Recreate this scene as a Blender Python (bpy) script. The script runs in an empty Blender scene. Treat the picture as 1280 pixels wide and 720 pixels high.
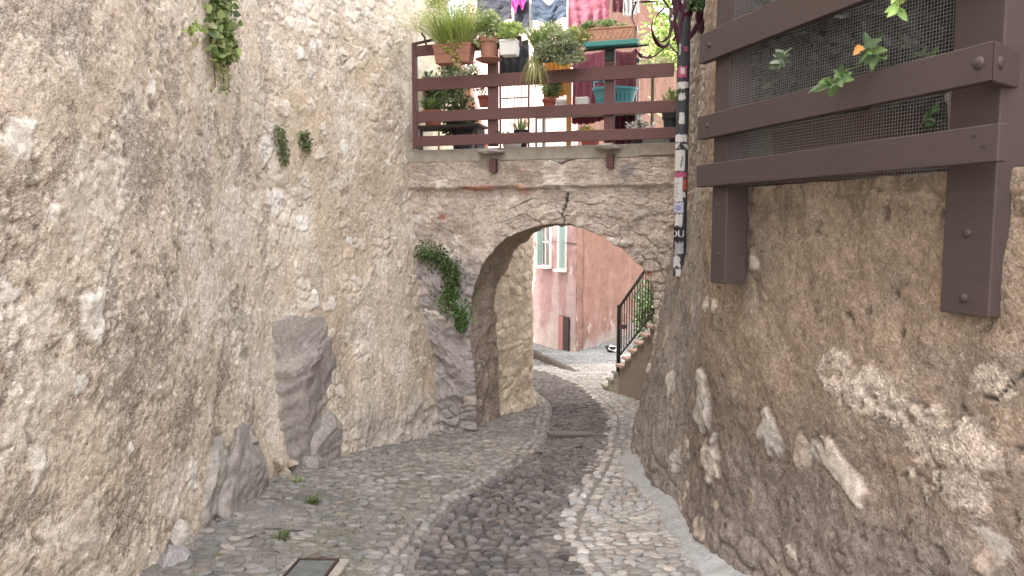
import bpy, bmesh, math, random
import numpy as np
from mathutils import Vector, Matrix
R = math.radians
random.seed(7); rng = np.random.default_rng(11)

# ------------------------------------------------------------------ camera, sky, sun, exposure
scn = bpy.context.scene
COL = scn.collection
EYE = 1.6; PITCH = R(5.04); F = 930.0          # focal length in pixels of a 1280 px wide picture
cam_d = bpy.data.cameras.new('camera'); cam = bpy.data.objects.new('camera', cam_d); COL.objects.link(cam)
cam.location = (0, 0, EYE); cam.rotation_euler = (R(90) - PITCH, 0, 0)
cam_d.sensor_width = 36; cam_d.lens = F / 1280 * 36; cam_d.clip_start = 0.05; cam_d.clip_end = 600
scn.camera = cam
SUN = Vector((-0.60, -0.35, 1.0)).normalized()
w = bpy.data.worlds.new('World'); scn.world = w; w.use_nodes = True
nt = w.node_tree; bg = nt.nodes['Background']
sky = nt.nodes.new('ShaderNodeTexSky'); sky.sky_type = 'NISHITA'; sky.sun_disc = False
sky.sun_elevation = math.asin(SUN.z); sky.sun_rotation = math.atan2(SUN.x, SUN.y)
sky.air_density = 1.0; sky.dust_density = 3.0; sky.ozone_density = 0.6
hs = nt.nodes.new('ShaderNodeHueSaturation'); hs.inputs['Saturation'].default_value = 0.30     # thin high haze: a milky, nearly white sky
wm = nt.nodes.new('ShaderNodeVectorMath'); wm.operation = 'MULTIPLY'; wm.inputs[1].default_value = (1.045, 0.995, 0.95)
nt.links.new(sky.outputs[0], hs.inputs['Color']); nt.links.new(hs.outputs[0], wm.inputs[0])
nt.links.new(wm.outputs[0], bg.inputs[0]); bg.inputs[1].default_value = 0.15
sd = bpy.data.lights.new('sun', 'SUN'); sun = bpy.data.objects.new('sun', sd); COL.objects.link(sun)
sd.energy = 3.0; sd.angle = R(0.53); sd.color = (1.0, 0.95, 0.87)
sun.rotation_euler = SUN.to_track_quat('Z', 'Y').to_euler()
scn.view_settings.view_transform = 'Standard'; scn.view_settings.look = 'None'
scn.view_settings.gamma = 1; scn.view_settings.use_curve_mapping = False
scn.view_settings.exposure = 3.05

# ------------------------------------------------------------------ helpers: rays, noise
CP, SP_ = math.cos(PITCH), math.sin(PITCH)
def ray(px, py):
    cx, cy = (px - 640) / F, (360 - py) / F
    return Vector((cx, CP + cy * SP_, -SP_ + cy * CP))
def P(px, py, d):                       # point seen at that pixel, d metres ahead (world y)
    r = ray(px, py); return Vector((0, 0, EYE)) + r * (d / r.y)
SLOPE = 0.105
def gz(y):
    y = np.asarray(y, float)
    return np.where(y < 24, -SLOPE * y, -SLOPE * 24 - 0.03 * (y - 24))
def GP(px, py):                         # point on the lane
    r = ray(px, py); t = EYE / (-r.z - SLOPE * r.y); return Vector((0, 0, EYE)) + r * t

TAB = [np.random.default_rng(100 + i).random((256, 256)).astype(np.float32) for i in range(8)]
def tn(x, y, seed=0):
    T = TAB[seed % 8]; x = x + seed * 17.31; y = y + seed * 5.77
    xi = np.floor(x).astype(np.int64); yi = np.floor(y).astype(np.int64)
    fx = x - xi; fy = y - yi; fx = fx * fx * (3 - 2 * fx); fy = fy * fy * (3 - 2 * fy)
    a = T[xi & 255, yi & 255]; b = T[(xi + 1) & 255, yi & 255]; c = T[xi & 255, (yi + 1) & 255]; d = T[(xi + 1) & 255, (yi + 1) & 255]
    return (a + (b - a) * fx) * (1 - fy) + (c + (d - c) * fx) * fy
def fbm(x, y, size, octs=5, seed=0, gain=0.5):
    s = 0.0; amp = 1.0; tot = 0.0; fx = x / size; fy = y / size
    for o in range(octs):
        s = s + amp * (tn(fx, fy, seed + o) * 2 - 1); tot += amp; amp *= gain
        fx, fy = (fx * 0.8 - fy * 0.6) * 2.03, (fx * 0.6 + fy * 0.8) * 2.03
    return s / tot * 1.35
def ridged(x, y, size, octs=4, seed=0):
    s = 0.0; amp = 1.0; tot = 0.0; fx = x / size; fy = y / size
    for o in range(octs):
        s = s + amp * (1 - np.abs(tn(fx, fy, seed + o) * 2 - 1)) ** 2; tot += amp; amp *= 0.5
        fx, fy = (fx * 0.8 - fy * 0.6) * 2.03, (fx * 0.6 + fy * 0.8) * 2.03
    return s / tot
def worley(x, y, seed=0):
    T1, T2, T3 = TAB[seed % 8], TAB[(seed + 3) % 8], TAB[(seed + 5) % 8]
    xi = np.floor(x).astype(np.int64); yi = np.floor(y).astype(np.int64)
    F1 = np.full(x.shape, 9.0); F2 = np.full(x.shape, 9.0); idv = np.zeros(x.shape)
    for dx in (-1, 0, 1):
        for dy in (-1, 0, 1):
            cx, cy = (xi + dx), (yi + dy)
            d = np.hypot(cx + 0.1 + 0.8 * T1[cx & 255, cy & 255] - x, cy + 0.1 + 0.8 * T2[cx & 255, cy & 255] - y)
            m = d < F1
            F2 = np.where(m, F1, np.minimum(F2, d)); idv = np.where(m, T3[cx & 255, cy & 255], idv); F1 = np.where(m, d, F1)
    return F1, F2, idv
def sstep(a, b, x):
    t = np.clip((x - a) / (b - a), 0, 1); return t * t * (3 - 2 * t)
def chips(x, y, size, seed, amp=.006, n=5, wd=.025):
    f = fbm(x, y, size, 6, seed, .6); s = 0.0
    for t in np.linspace(-.45, .45, n): s = s + sstep(t, t + wd, f)
    return amp * (s - n / 2), f
def mixc(c, c2, m): return c * (1 - m[..., None]) + np.asarray(c2, float) * m[..., None]
def noise3(p, size, seed=0, octs=4):
    return (fbm(p[:, 0] + 3.1 * p[:, 2], p[:, 1] - 1.7 * p[:, 2], size, octs, seed) + fbm(p[:, 2] + .6 * p[:, 0], p[:, 0] * .7 - p[:, 1], size, octs, seed + 2)) * 0.6

# ------------------------------------------------------------------ helpers: materials
MATS = {}
def nmat(name):
    m = bpy.data.materials.new(name); m.use_nodes = True; t = m.node_tree
    return m, t, t.nodes['Principled BSDF']
def mat(name, col, rough=0.7, var=0.15, scale=20, bump=0.15, metal=0.0, attr=False, dist=0.004, trans=0.0, spec=0.35, stretch=None):
    if name in MATS: return MATS[name]
    m, t, b = nmat(name); N = t.nodes; L = t.links
    tc = N.new('ShaderNodeTexCoord'); src = tc.outputs['Object']
    if stretch:
        mp = N.new('ShaderNodeMapping'); mp.inputs['Scale'].default_value = stretch; L.new(src, mp.inputs[0]); src = mp.outputs[0]
    n = N.new('ShaderNodeTexNoise'); n.inputs['Scale'].default_value = scale; n.inputs['Detail'].default_value = 6; n.inputs['Roughness'].default_value = .65
    L.new(src, n.inputs['Vector'])
    mr = N.new('ShaderNodeMapRange'); mr.inputs[1].default_value = .25; mr.inputs[2].default_value = .75
    mr.inputs[3].default_value = 1 - var; mr.inputs[4].default_value = 1 + var; L.new(n.outputs[0], mr.inputs[0])
    mx = N.new('ShaderNodeVectorMath'); mx.operation = 'SCALE'
    if attr:
        a = N.new('ShaderNodeAttribute'); a.attribute_name = 'Col'; L.new(a.outputs['Color'], mx.inputs[0])
    else: mx.inputs[0].default_value = col[:3]
    L.new(mr.outputs[0], mx.inputs['Scale']); L.new(mx.outputs[0], b.inputs['Base Color'])
    bp = N.new('ShaderNodeBump'); bp.inputs['Strength'].default_value = min(1, bump * 2); bp.inputs['Distance'].default_value = dist
    L.new(n.outputs[0], bp.inputs['Height']); L.new(bp.outputs[0], b.inputs['Normal'])
    b.inputs['Roughness'].default_value = rough; b.inputs['Metallic'].default_value = metal
    b.inputs['Specular IOR Level'].default_value = spec
    if trans:
        tr = N.new('ShaderNodeBsdfTranslucent'); L.new(mx.outputs[0], tr.inputs[0])
        ms = N.new('ShaderNodeMixShader'); ms.inputs[0].default_value = trans
        L.new(b.outputs[0], ms.inputs[1]); L.new(tr.outputs[0], ms.inputs[2]); L.new(ms.outputs[0], N['Material Output'].inputs[0])
    MATS[name] = m; return m

def rubble_mat(name, fine=1.0, grain=0.18, bumpd=0.0072):
    m, t, b = nmat(name); N = t.nodes; L = t.links
    tc = N.new('ShaderNodeTexCoord'); src = tc.outputs['Object']
    a = N.new('ShaderNodeAttribute'); a.attribute_name = 'Col'
    g = N.new('ShaderNodeAttribute'); g.attribute_name = 'grit'
    def noise(sc, det, ro=.6):
        n = N.new('ShaderNodeTexNoise'); n.inputs['Scale'].default_value = sc * fine; n.inputs['Detail'].default_value = det
        n.inputs['Roughness'].default_value = ro; L.new(src, n.inputs['Vector']); return n
    n1 = noise(28, 8, .7); n2 = noise(7, 4); n3 = noise(110, 3, .7)
    vo = N.new('ShaderNodeTexVoronoi'); vo.inputs['Scale'].default_value = 75 * fine
    wv = N.new('ShaderNodeVectorMath'); wv.operation = 'ADD'; L.new(src, wv.inputs[0]); L.new(n1.outputs['Color'], wv.inputs[1])
    wsc = N.new('ShaderNodeVectorMath'); wsc.operation = 'SCALE'; wsc.inputs['Scale'].default_value = .007; L.new(n1.outputs['Color'], wsc.inputs[0]); L.new(wsc.outputs[0], wv.inputs[1])
    L.new(wv.outputs[0], vo.inputs['Vector'])
    def mrange(o, a0, a1, b0, b1):
        r = N.new('ShaderNodeMapRange'); r.inputs[1].default_value = a0; r.inputs[2].default_value = a1; r.inputs[3].default_value = b0; r.inputs[4].default_value = b1
        L.new(o, r.inputs[0]); return r.outputs[0]
    def mm(op, x, y):
        n = N.new('ShaderNodeMath'); n.operation = op
        for i, v in enumerate((x, y)):
            if isinstance(v, (int, float)): n.inputs[i].default_value = v
            else: L.new(v, n.inputs[i])
        return n.outputs[0]
    # pebbles of the mortar: each cell its own tone
    sep = N.new('ShaderNodeSeparateColor'); L.new(vo.outputs['Color'], sep.inputs[0])
    peb = mrange(sep.outputs[0], 0, 1, -1, 1); peb = mm('MULTIPLY', mm('MULTIPLY', peb, g.outputs['Fac']), .30)
    f = mm('MULTIPLY', mrange(n1.outputs[0], .3, .7, 1 - grain, 1 + grain), mrange(n2.outputs[0], .3, .7, .9, 1.1))
    f = mm('MULTIPLY', f, mrange(n3.outputs[0], .3, .7, .80, 1.20)); f = mm('ADD', f, peb)
    sc = N.new('ShaderNodeVectorMath'); sc.operation = 'SCALE'; L.new(a.outputs['Color'], sc.inputs[0]); L.new(f, sc.inputs['Scale'])
    L.new(sc.outputs[0], b.inputs['Base Color'])
    h = mm('ADD', mm('MULTIPLY', n1.outputs[0], 1.0), mm('MULTIPLY', n3.outputs[0], .3))
    h = mm('SUBTRACT', h, mm('MULTIPLY', mm('MULTIPLY', vo.outputs['Distance'], g.outputs['Fac']), 1.0))
    bp = N.new('ShaderNodeBump'); bp.inputs['Strength'].default_value = .9; bp.inputs['Distance'].default_value = bumpd
    L.new(h, bp.inputs['Height']); L.new(bp.outputs[0], b.inputs['Normal'])
    b.inputs['Roughness'].default_value = .92; b.inputs['Specular IOR Level'].default_value = .2
    MATS[name] = m; return m

# ------------------------------------------------------------------ helpers: objects
def tag(o, label=None, cat=None, group=None, kind=None):
    if label: o['label'] = label
    if cat: o['category'] = cat
    if group: o['group'] = group
    if kind: o['kind'] = kind
    return o
def empty(name, loc=(0, 0, 0), label=None, cat=None, group=None):
    o = bpy.data.objects.new(name, None); o.empty_display_size = .1; o.location = loc; COL.objects.link(o)
    return tag(o, label, cat, group)
def link(name, me, m=None, parent=None):
    o = bpy.data.objects.new(name, me); COL.objects.link(o)
    if m: me.materials.append(m)
    if parent: o.parent = parent; o.matrix_parent_inverse = Matrix.Translation(-Vector(parent.location))
    return o
def mesh_np(name, V, quads=None, tris=None, m=None, parent=None, col=None, grit=None, smooth=True):
    V = np.ascontiguousarray(V, np.float32); me = bpy.data.meshes.new(name)
    fs = []; tot = []
    if quads is not None and len(quads): fs.append(np.asarray(quads, np.int32).ravel()); tot.append(np.full(len(quads), 4, np.int32))
    if tris is not None and len(tris): fs.append(np.asarray(tris, np.int32).ravel()); tot.append(np.full(len(tris), 3, np.int32))
    loops = np.concatenate(fs); tot = np.concatenate(tot); start = np.concatenate([[0], np.cumsum(tot)[:-1]]).astype(np.int32)
    me.vertices.add(len(V)); me.vertices.foreach_set('co', V.ravel())
    me.loops.add(len(loops)); me.loops.foreach_set('vertex_index', loops)
    me.polygons.add(len(tot)); me.polygons.foreach_set('loop_start', start); me.polygons.foreach_set('loop_total', tot)
    me.update(calc_edges=True); me.validate()
    me.polygons.foreach_set('use_smooth', np.full(len(me.polygons), smooth, bool))
    if col is not None:
        c = np.ones((len(V), 4), np.float32); c[:, :3] = col
        at = me.attributes.new('Col', 'FLOAT_COLOR', 'POINT'); at.data.foreach_set('color', c.ravel())
    if grit is not None:
        at = me.attributes.new('grit', 'FLOAT', 'POINT'); at.data.foreach_set('value', np.ascontiguousarray(grit, np.float32).ravel())
    return link(name, me, m, parent)
def grid_faces(nu, nv, mask=None):
    i = np.arange(nu * nv).reshape(nu, nv)
    q = np.stack([i[:-1, :-1], i[1:, :-1], i[1:, 1:], i[:-1, 1:]], -1)
    return (q[mask] if mask is not None else q).reshape(-1, 4)

class MB:                               # collects simple solids, links them as ONE mesh
    def __init__(s): s.bm = bmesh.new()
    def box(s, c, size, rot=None, taper=1.0):
        g = bmesh.ops.create_cube(s.bm, size=1.0)['verts']
        M = Matrix.Translation(Vector(c)) @ (rot.to_4x4() if rot is not None else Matrix.Identity(4))
        for v in g:
            k = taper if v.co.z < 0 else 1.0
            v.co = M @ Vector((v.co.x * size[0] * k, v.co.y * size[1] * k, v.co.z * size[2]))
        return s
    def beam(s, a, b, wd, th, up=(0, 0, 1)):   # wd across (up direction), th thickness
        a, b = Vector(a), Vector(b); d = (b - a); l = d.length; d.normalize(); u = Vector(up); n = d.cross(u).normalized(); u = n.cross(d).normalized()
        M = Matrix((d, n, u)).transposed()
        return s.box((a + b) / 2, (l, th, wd), M)
    def tube(s, pts, r, seg=8, cap=True):
        pts = [Vector(p) for p in pts]; rings = []; n = len(pts)
        rr = r if isinstance(r, (list, tuple)) else [r] * n
        for i, p in enumerate(pts):
            d = (pts[min(i + 1, n - 1)] - pts[max(i - 1, 0)]).normalized()
            a = d.orthogonal().normalized() if i == 0 else (prev - d * prev.dot(d)).normalized()
            prev = a; b = d.cross(a)
            rings.append([s.bm.verts.new(p + (a * math.cos(2 * math.pi * k / seg) + b * math.sin(2 * math.pi * k / seg)) * rr[i]) for k in range(seg)])
        for r0, r1 in zip(rings, rings[1:]):
            for k in range(seg): s.bm.faces.new((r0[k], r0[(k + 1) % seg], r1[(k + 1) % seg], r1[k]))
        if cap and seg > 2: s.bm.faces.new(rings[0][::-1]); s.bm.faces.new(rings[-1])
        return s
    def lathe(s, c, prof, seg=24, sx=1, sy=1):
        c = Vector(c); rings = []
        for r, z in prof: rings.append([s.bm.verts.new(c + Vector((r * sx * math.cos(2 * math.pi * k / seg), r * sy * math.sin(2 * math.pi * k / seg), z))) for k in range(seg)])
        for r0, r1 in zip(rings, rings[1:]):
            for k in range(seg): s.bm.faces.new((r0[k], r0[(k + 1) % seg], r1[(k + 1) % seg], r1[k]))
        s.bm.faces.new(rings[0][::-1]); s.bm.faces.new(rings[-1]); return s
    def build(s, name, m, parent=None, bevel=0.0, smooth=False):
        me = bpy.data.meshes.new(name); bmesh.ops.recalc_face_normals(s.bm, faces=s.bm.faces); s.bm.to_mesh(me); s.bm.free()
        if smooth:
            for p in me.polygons: p.use_smooth = True
        o = link(name, me, m, parent)
        if bevel:
            b = o.modifiers.new('bevel', 'BEVEL'); b.width = bevel; b.segments = 2; b.limit_method = 'ANGLE'
        return o

def catmull(pts, n):
    pts = np.asarray(pts, float); m = len(pts); t = np.linspace(0, m - 1, n); i = np.minimum(t.astype(int), m - 2); f = (t - i)[:, None]
    p0 = pts[np.maximum(i - 1, 0)]; p1 = pts[i]; p2 = pts[i + 1]; p3 = pts[np.minimum(i + 2, m - 1)]
    return 0.5 * ((2 * p1) + (-p0 + p2) * f + (2 * p0 - 5 * p1 + 4 * p2 - p3) * f ** 2 + (-p0 + 3 * p1 - 3 * p2 + p3) * f ** 3)

# a battered wall between two plan curves; returns coordinate arrays to shape
class Wall:
    def __init__(s, base, top, zb, zt, z_list, fine_y, fine, coarse, side):
        b = catmull(base, 600); t = catmull(top, 600); mid = (b + t) / 2
        seg = np.hypot(*np.diff(mid, axis=0).T); arc = np.concatenate([[0], np.cumsum(seg)])
        pos = [0.0]
        while pos[-1] < arc[-1]:
            y = np.interp(pos[-1], arc, mid[:, 1]); pos.append(pos[-1] + (fine if fine_y[0] < y < fine_y[1] else coarse))
        s1 = np.minimum(np.array(pos), arc[-1]); 
        bx = np.stack([np.interp(s1, arc, b[:, k]) for k in (0, 1)], 1); tx = np.stack([np.interp(s1, arc, t[:, k]) for k in (0, 1)], 1)
        z = np.array(z_list); q = np.clip((z - zb) / (zt - zb), 0, 1); q = q ** 0.85
        s.P = np.zeros((len(s1), len(z), 3)); s.P[..., :2] = bx[:, None] * (1 - q[None, :, None]) + tx[:, None] * q[None, :, None]; s.P[..., 2] = z
        s.S, s.Z = np.meshgrid(s1, z, indexing='ij'); s.side = side
        s.h = np.zeros(s.S.shape); s.c = np.zeros(s.S.shape + (3,)); s.g = np.full(s.S.shape, .6)
        s.normals()
    def normals(s):
        du = np.gradient(s.P, axis=0); dv = np.gradient(s.P, axis=1); n = np.cross(du, dv); n /= np.linalg.norm(n, axis=-1, keepdims=True) + 1e-9
        if (n[..., 0].mean() * s.side) < 0: n = -n
        s.N = n
        rel = s.P - np.array([0, 0, EYE]); dep = rel[..., 1] * CP - rel[..., 2] * SP_; dep = np.where(dep < .3, np.nan, dep)
        s.px = 640 + F * rel[..., 0] / dep; s.py = 360 - F * (rel[..., 1] * SP_ + rel[..., 2] * CP) / dep
    def at(s, px, py):
        d = (s.px - px) ** 2 + (s.py - py) ** 2; k = np.unravel_index(np.nanargmin(d), d.shape); return s.S[k], s.Z[k], k
    def point(s, px, py, off=0.0):
        k = s.at(px, py)[2]; return Vector(s.P[k] + s.N[k] * (s.h[k] + off)), Vector(s.N[k])
    def stone(s, px, py, rs, rz, ang, ht, col, seed=0, soft=.25, grit=.25, rough=.5):
        s0, z0, _ = s.at(px, py); x = s.S - s0; z = s.Z - z0; bb = (np.abs(x) < 1.7 * max(rs, rz)) & (np.abs(z) < 1.7 * max(rs, rz))
        if not bb.any(): return
        x = x[bb]; z = z[bb]; ca, sa = math.cos(ang), math.sin(ang); u = (x * ca + z * sa) / rs; v = (-x * sa + z * ca) / rz
        k = (np.abs(u) ** 2.6 + np.abs(v) ** 2.6) ** (1 / 2.6) + rough * fbm(u * 1.0 + s0 * 7, v * 1.0 + z0 * 5, .8, 3, seed)
        m = 1 - sstep(1 - soft, 1.0, k); edge = np.exp(-((k - 1.06) / .09) ** 2) * .25
        ht = ht * .33; m = m * sstep(-.55, .0, fbm(x + px, z + py, .10, 3, seed + 3) + .15 * (1 - k) + .2)
        s.h[bb] += ht * (m * (1 - .25 * np.clip(k, 0, 1) ** 2) - edge * (ht > 0)) + m * .004 * fbm(x, z, .04, 3, seed + 1)
        cc = s.c[bb]; tint = np.clip(1 + .18 * fbm(x, z, .06, 4, seed + 2), .6, 1.4)
        s.c[bb] = cc * (1 - m[:, None]) + np.asarray(col)[None] * tint[:, None] * m[:, None]; s.g[bb] = s.g[bb] * (1 - m) + grit * m
    def patch(s, px, py, rs, rz, ang, col, amt=1.0, ht=0.0, seed=0, grit=None, nsize=.12, noise=.6, ok=None):
        s0, z0, _ = s.at(px, py); x = s.S - s0; z = s.Z - z0; ca, sa = math.cos(ang), math.sin(ang); u = (x * ca + z * sa) / rs; v = (-x * sa + z * ca) / rz
        k = np.sqrt(u * u + v * v) + noise * fbm(s.S, s.Z, nsize, 5, seed, .65)
        m = (1 - sstep(.84, 1.0, k)) * amt; s.c = mixc(s.c, col, m); s.h += ht * m
        if grit is not None: s.g = s.g * (1 - m) + grit * m
    def crack(s, pts, wd, dep, col, seed=0):
        w_ = [s.at(*p)[:2] for p in pts]; D = np.full(s.S.shape, 9.0)
        for (a0, a1), (b0, b1) in zip(w_, w_[1:]):
            dx, dz = b0 - a0, b1 - a1; t = np.clip(((s.S - a0) * dx + (s.Z - a1) * dz) / (dx * dx + dz * dz + 1e-9), 0, 1)
            D = np.minimum(D, np.hypot(s.S - a0 - t * dx, s.Z - a1 - t * dz))
        D = D + wd * .6 * fbm(s.S, s.Z, .05, 3, seed); m = 1 - sstep(wd * .4, wd, D); s.h -= dep * m; s.c = mixc(s.c, col, m)
    def finish(s, name, m, parent=None, mask=None):
        V = (s.P + s.N * s.h[..., None]).reshape(-1, 3)
        return mesh_np(name, V, grid_faces(*s.S.shape, mask=mask), None, m, parent, np.clip(s.c, .01, .9).reshape(-1, 3), s.g)

M_RUB = rubble_mat('rubble_render', 1.0)
M_RUB2 = rubble_mat('rubble_fine', 1.3, .14, .007)

# ------------------------------------------------------------------ setting: ground, lane
def ground_sheet():
    xs = np.concatenate([np.linspace(-300, -6, 12), np.linspace(-5, 6, 23), np.linspace(8, 300, 12)])
    ys = np.concatenate([np.linspace(-60, -1, 12), np.linspace(0, 30, 31), np.linspace(34, 500, 16)])
    X, Y = np.meshgrid(xs, ys, indexing='ij'); Z = gz(np.maximum(Y, -12)) - .06
    o = mesh_np('ground', np.stack([X, Y, Z], -1).reshape(-1, 3), grid_faces(*X.shape), None, mat('earth', (.2, .18, .15), .95, .2, 3))
    tag(o, kind='structure')
ground_sheet()

Lp = [(450, 830), (488, 760), (520, 690), (545, 650), (590, 615), (640, 585), (676, 555), (693, 525), (690, 503), (667, 482), (640, 470), (596, 458)]
Rp = [(780, 830), (738, 760), (700, 690), (688, 662), (706, 625), (733, 590), (747, 557), (749, 533), (742, 508), (714, 486), (690, 473), (650, 460)]
Lw = np.array([GP(*p)[:2] for p in Lp]); Rw = np.array([GP(*p)[:2] for p in Rp])
cl = catmull((Lw + Rw) / 2, 400); hwv = catmull(np.stack([np.hypot(*(Rw - Lw).T) / 2] * 2, 1), 400)[:, 0]
cs = np.concatenate([[0], np.cumsum(np.hypot(*np.diff(cl, axis=0).T))])
def lane_xy(w_, u):
    x = np.interp(w_, cs, cl[:, 0]); y = np.interp(w_, cs, cl[:, 1]); e = .15
    tx = np.interp(w_ + e, cs, cl[:, 0]) - np.interp(w_ - e, cs, cl[:, 0]); ty = np.interp(w_ + e, cs, cl[:, 1]) - np.interp(w_ - e, cs, cl[:, 1])
    l = np.hypot(tx, ty) + 1e-9; tx /= l; ty /= l
    return x + u * ty, y - u * tx, tx, ty, np.interp(w_, cs, hwv)
def relief(x, y):                       # unevenness of the old paving, a slightly raised left side
    return .025 * fbm(x, y, .9, 3, 3) + .05 * sstep(-.9, -1.9, x) * sstep(9.5, 8, y) - .02 * np.exp(-((x - .1) / .5) ** 2)
def lane_bed():
    xs = np.arange(-3.4, 6.5, .04); ys = np.arange(-3, 27, .04); X, Y = np.meshgrid(xs, ys, indexing='ij')
    Z = gz(Y) + relief(X, Y) + .0055 + .008 * fbm(X, Y, .12, 4, 1)
    c = np.ones(X.shape + (3,)) * np.array([.215, .20, .18]) * (1 + .2 * fbm(X, Y, .5, 4, 5))[..., None]
    gr = sstep(.1, .5, fbm(X, Y, .5, 4, 6)) * sstep(.3, -1, X) * .35 + sstep(0, .4, fbm(X, Y, .7, 4, 2)) * (Y > 16) * .45
    c = mixc(c, (.12, .14, .05), gr)
    o = mesh_np('lane', np.stack([X, Y, Z], -1).reshape(-1, 3), grid_faces(*X.shape), None, M_RUB2, None, c.reshape(-1, 3), np.full(X.size, .7))
    tag(o, kind='structure')
lane_bed()

def cobbles():
    pos = []; # x, y, angle, a, b, h, r, g, b
    out = []
    w_ = cs[0]
    wmax = cs[-1]
    while w_ < wmax:
        for zone in ('c', 'l', 'r'):
            pass
        w_ += .07
    def emit(wv, u, a, b, h, col, jitter=.12):
        x, y, tx, ty, hw = lane_xy(np.array([wv]), np.array([u]))
        out.append((x[0], y[0], math.atan2(-tx[0], ty[0]) + random.gauss(0, jitter), a, b, h) + tuple(col))
    def tone(base, v, warm=.03):
        k = max(.35, 1 + random.gauss(0, v)); t = random.gauss(0, warm); return (base[0] * k * (1 + t), base[1] * k, base[2] * k * (1 - t))
    # central strip: rows of dark brown stones laid across
    wv = 0.0
    while wv < wmax:
        y0 = np.interp(wv, cs, cl[:, 1]); big = 1.0
        hw = np.interp(wv, cs, hwv); rb = random.uniform(.052, .072) * big; u = -hw + .03
        while u < hw:
            a = random.uniform(.06, .115) * big; emit(wv + random.gauss(0, .008), u + a / 2, a * .5, rb * .54, random.uniform(.024, .036), tone((.150, .138, .128), .24, .03)); u += a * .97
        wv += rb
    # pale border stones either side, laid along the lane
    for sgn in (-1, 1):
        for row in ((0, 1) if sgn > 0 else (0, 1)):
            wv = 0.0
            while wv < wmax:
                hw = np.interp(wv, cs, hwv); b = random.uniform(.055, .12)
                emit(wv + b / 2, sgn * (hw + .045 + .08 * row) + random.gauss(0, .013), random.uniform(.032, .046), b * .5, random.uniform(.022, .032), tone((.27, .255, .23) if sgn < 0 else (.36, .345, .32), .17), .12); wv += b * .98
    # flanks
    for sgn in (-1, 1):
        wv = 0.0
        while wv < wmax:
            hw = np.interp(wv, cs, hwv); rb = random.uniform(.046, .066) * (1 if sgn > 0 else 1.15); u = hw + .19
            lim = 3.0
            while u < lim:
                a = random.uniform(.055, .115) if sgn > 0 else random.uniform(.06, .14)
                h = random.uniform(.012, .026) if sgn > 0 else random.uniform(.004, .022)
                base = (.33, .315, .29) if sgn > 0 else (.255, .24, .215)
                emit(wv + random.gauss(0, .012), sgn * (u + a / 2), a * .5, rb * .54, h, tone(base, .18), .22); u += a * .99
            wv += rb
    yy = 13.0
    while yy < 25.5:                     # the open ground past the bend
        xx = -1.0
        while xx < 6: a = random.uniform(.08, .14); out.append((xx + a / 2, yy + random.gauss(0, .01), random.gauss(0, .2), a * .5, .045, random.uniform(.012, .026)) + tone((.20, .20, .195), .15)); xx += a * .97
        yy += .085
    A = np.array(out); x, y = A[:, 0], A[:, 1]
    # keep to the street between the walls
    xr = np.interp(y, [4, 6.5, 8.5, 9.5, 14, 24], [1.5, 1.45, 1.75, 1.95, 3.0, 6.0]); xl = np.interp(y, [4, 6.4, 7.3, 9.1, 10, 11.3, 11.4, 24], [-2.2, -2.15, -1.8, -.8, -.35, .15, -1.0, -1.0])
    vis = np.abs(x / np.maximum(y, .1)) < .8
    keep = (x < xr) & (x > xl) & vis & (y < 26)
    A = A[keep]
    # drop overlaps on the inside of bends
    cell = {}; ok = np.ones(len(A), bool)
    for i, r_ in enumerate(A):
        k = (int(r_[0] / .12), int(r_[1] / .12)); bad = False
        for dx in (-1, 0, 1):
            for dy in (-1, 0, 1):
                for j in cell.get((k[0] + dx, k[1] + dy), ()):
                    q = A[j]; d = math.hypot(q[0] - r_[0], q[1] - r_[1])
                    if d < .55 * (min(q[3], q[4]) + min(r_[3], r_[4])): bad = True; break
        if bad: ok[i] = False
        else: cell.setdefault(k, []).append(i)
    A = A[ok]; n = len(A)
    xs2, ys2 = A[:, 0], A[:, 1]; A[:, 5] *= np.clip(.85 + .6 * fbm(xs2, ys2, .6, 4, 2), .35, 1.3); A[:, 6:9] *= (1 + .22 * fbm(xs2, ys2, .8, 4, 5))[:, None]; zz = gz(ys2) + relief(xs2, ys2)
    SEG = 9; rings = [(.5, .96), (.82, .66), (1.0, .12), (1.0, -.6)]
    V = np.zeros((n, 1 + SEG * 4, 3)); th = np.linspace(0, 2 * np.pi, SEG, endpoint=False)
    tilt = rng.normal(0, .09, (n, 2))
    V[:, 0] = np.stack([np.zeros(n), np.zeros(n), A[:, 5]], 1)
    lump = 1 + rng.normal(0, .09, (n, SEG))
    ct, st = np.cos(th), np.sin(th); sup = (np.abs(ct) ** 2.7 + np.abs(st) ** 2.7) ** (-1 / 2.7)
    for k, (r_, hz) in enumerate(rings):
        rr = r_ * sup[None] * (1 + (lump - 1) * r_)
        V[:, 1 + k * SEG:1 + (k + 1) * SEG, 0] = rr * ct * A[:, 3:4]; V[:, 1 + k * SEG:1 + (k + 1) * SEG, 1] = rr * st * A[:, 4:5]
        V[:, 1 + k * SEG:1 + (k + 1) * SEG, 2] = hz * A[:, 5:6] * (1 + rng.normal(0, .07, (n, SEG)))
    V[..., 2] += (V[..., 0] * tilt[:, 0:1] + V[..., 1] * tilt[:, 1:2])
    ca, sa = np.cos(A[:, 2])[:, None], np.sin(A[:, 2])[:, None]
    X = V[..., 0] * ca - V[..., 1] * sa + xs2[:, None]; Y = V[..., 0] * sa + V[..., 1] * ca + ys2[:, None]
    Z = V[..., 2] + zz[:, None] - SLOPE * (Y - ys2[:, None]) + .004
    nv = 1 + SEG * 4; off = (np.arange(n) * nv)[:, None]
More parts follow.
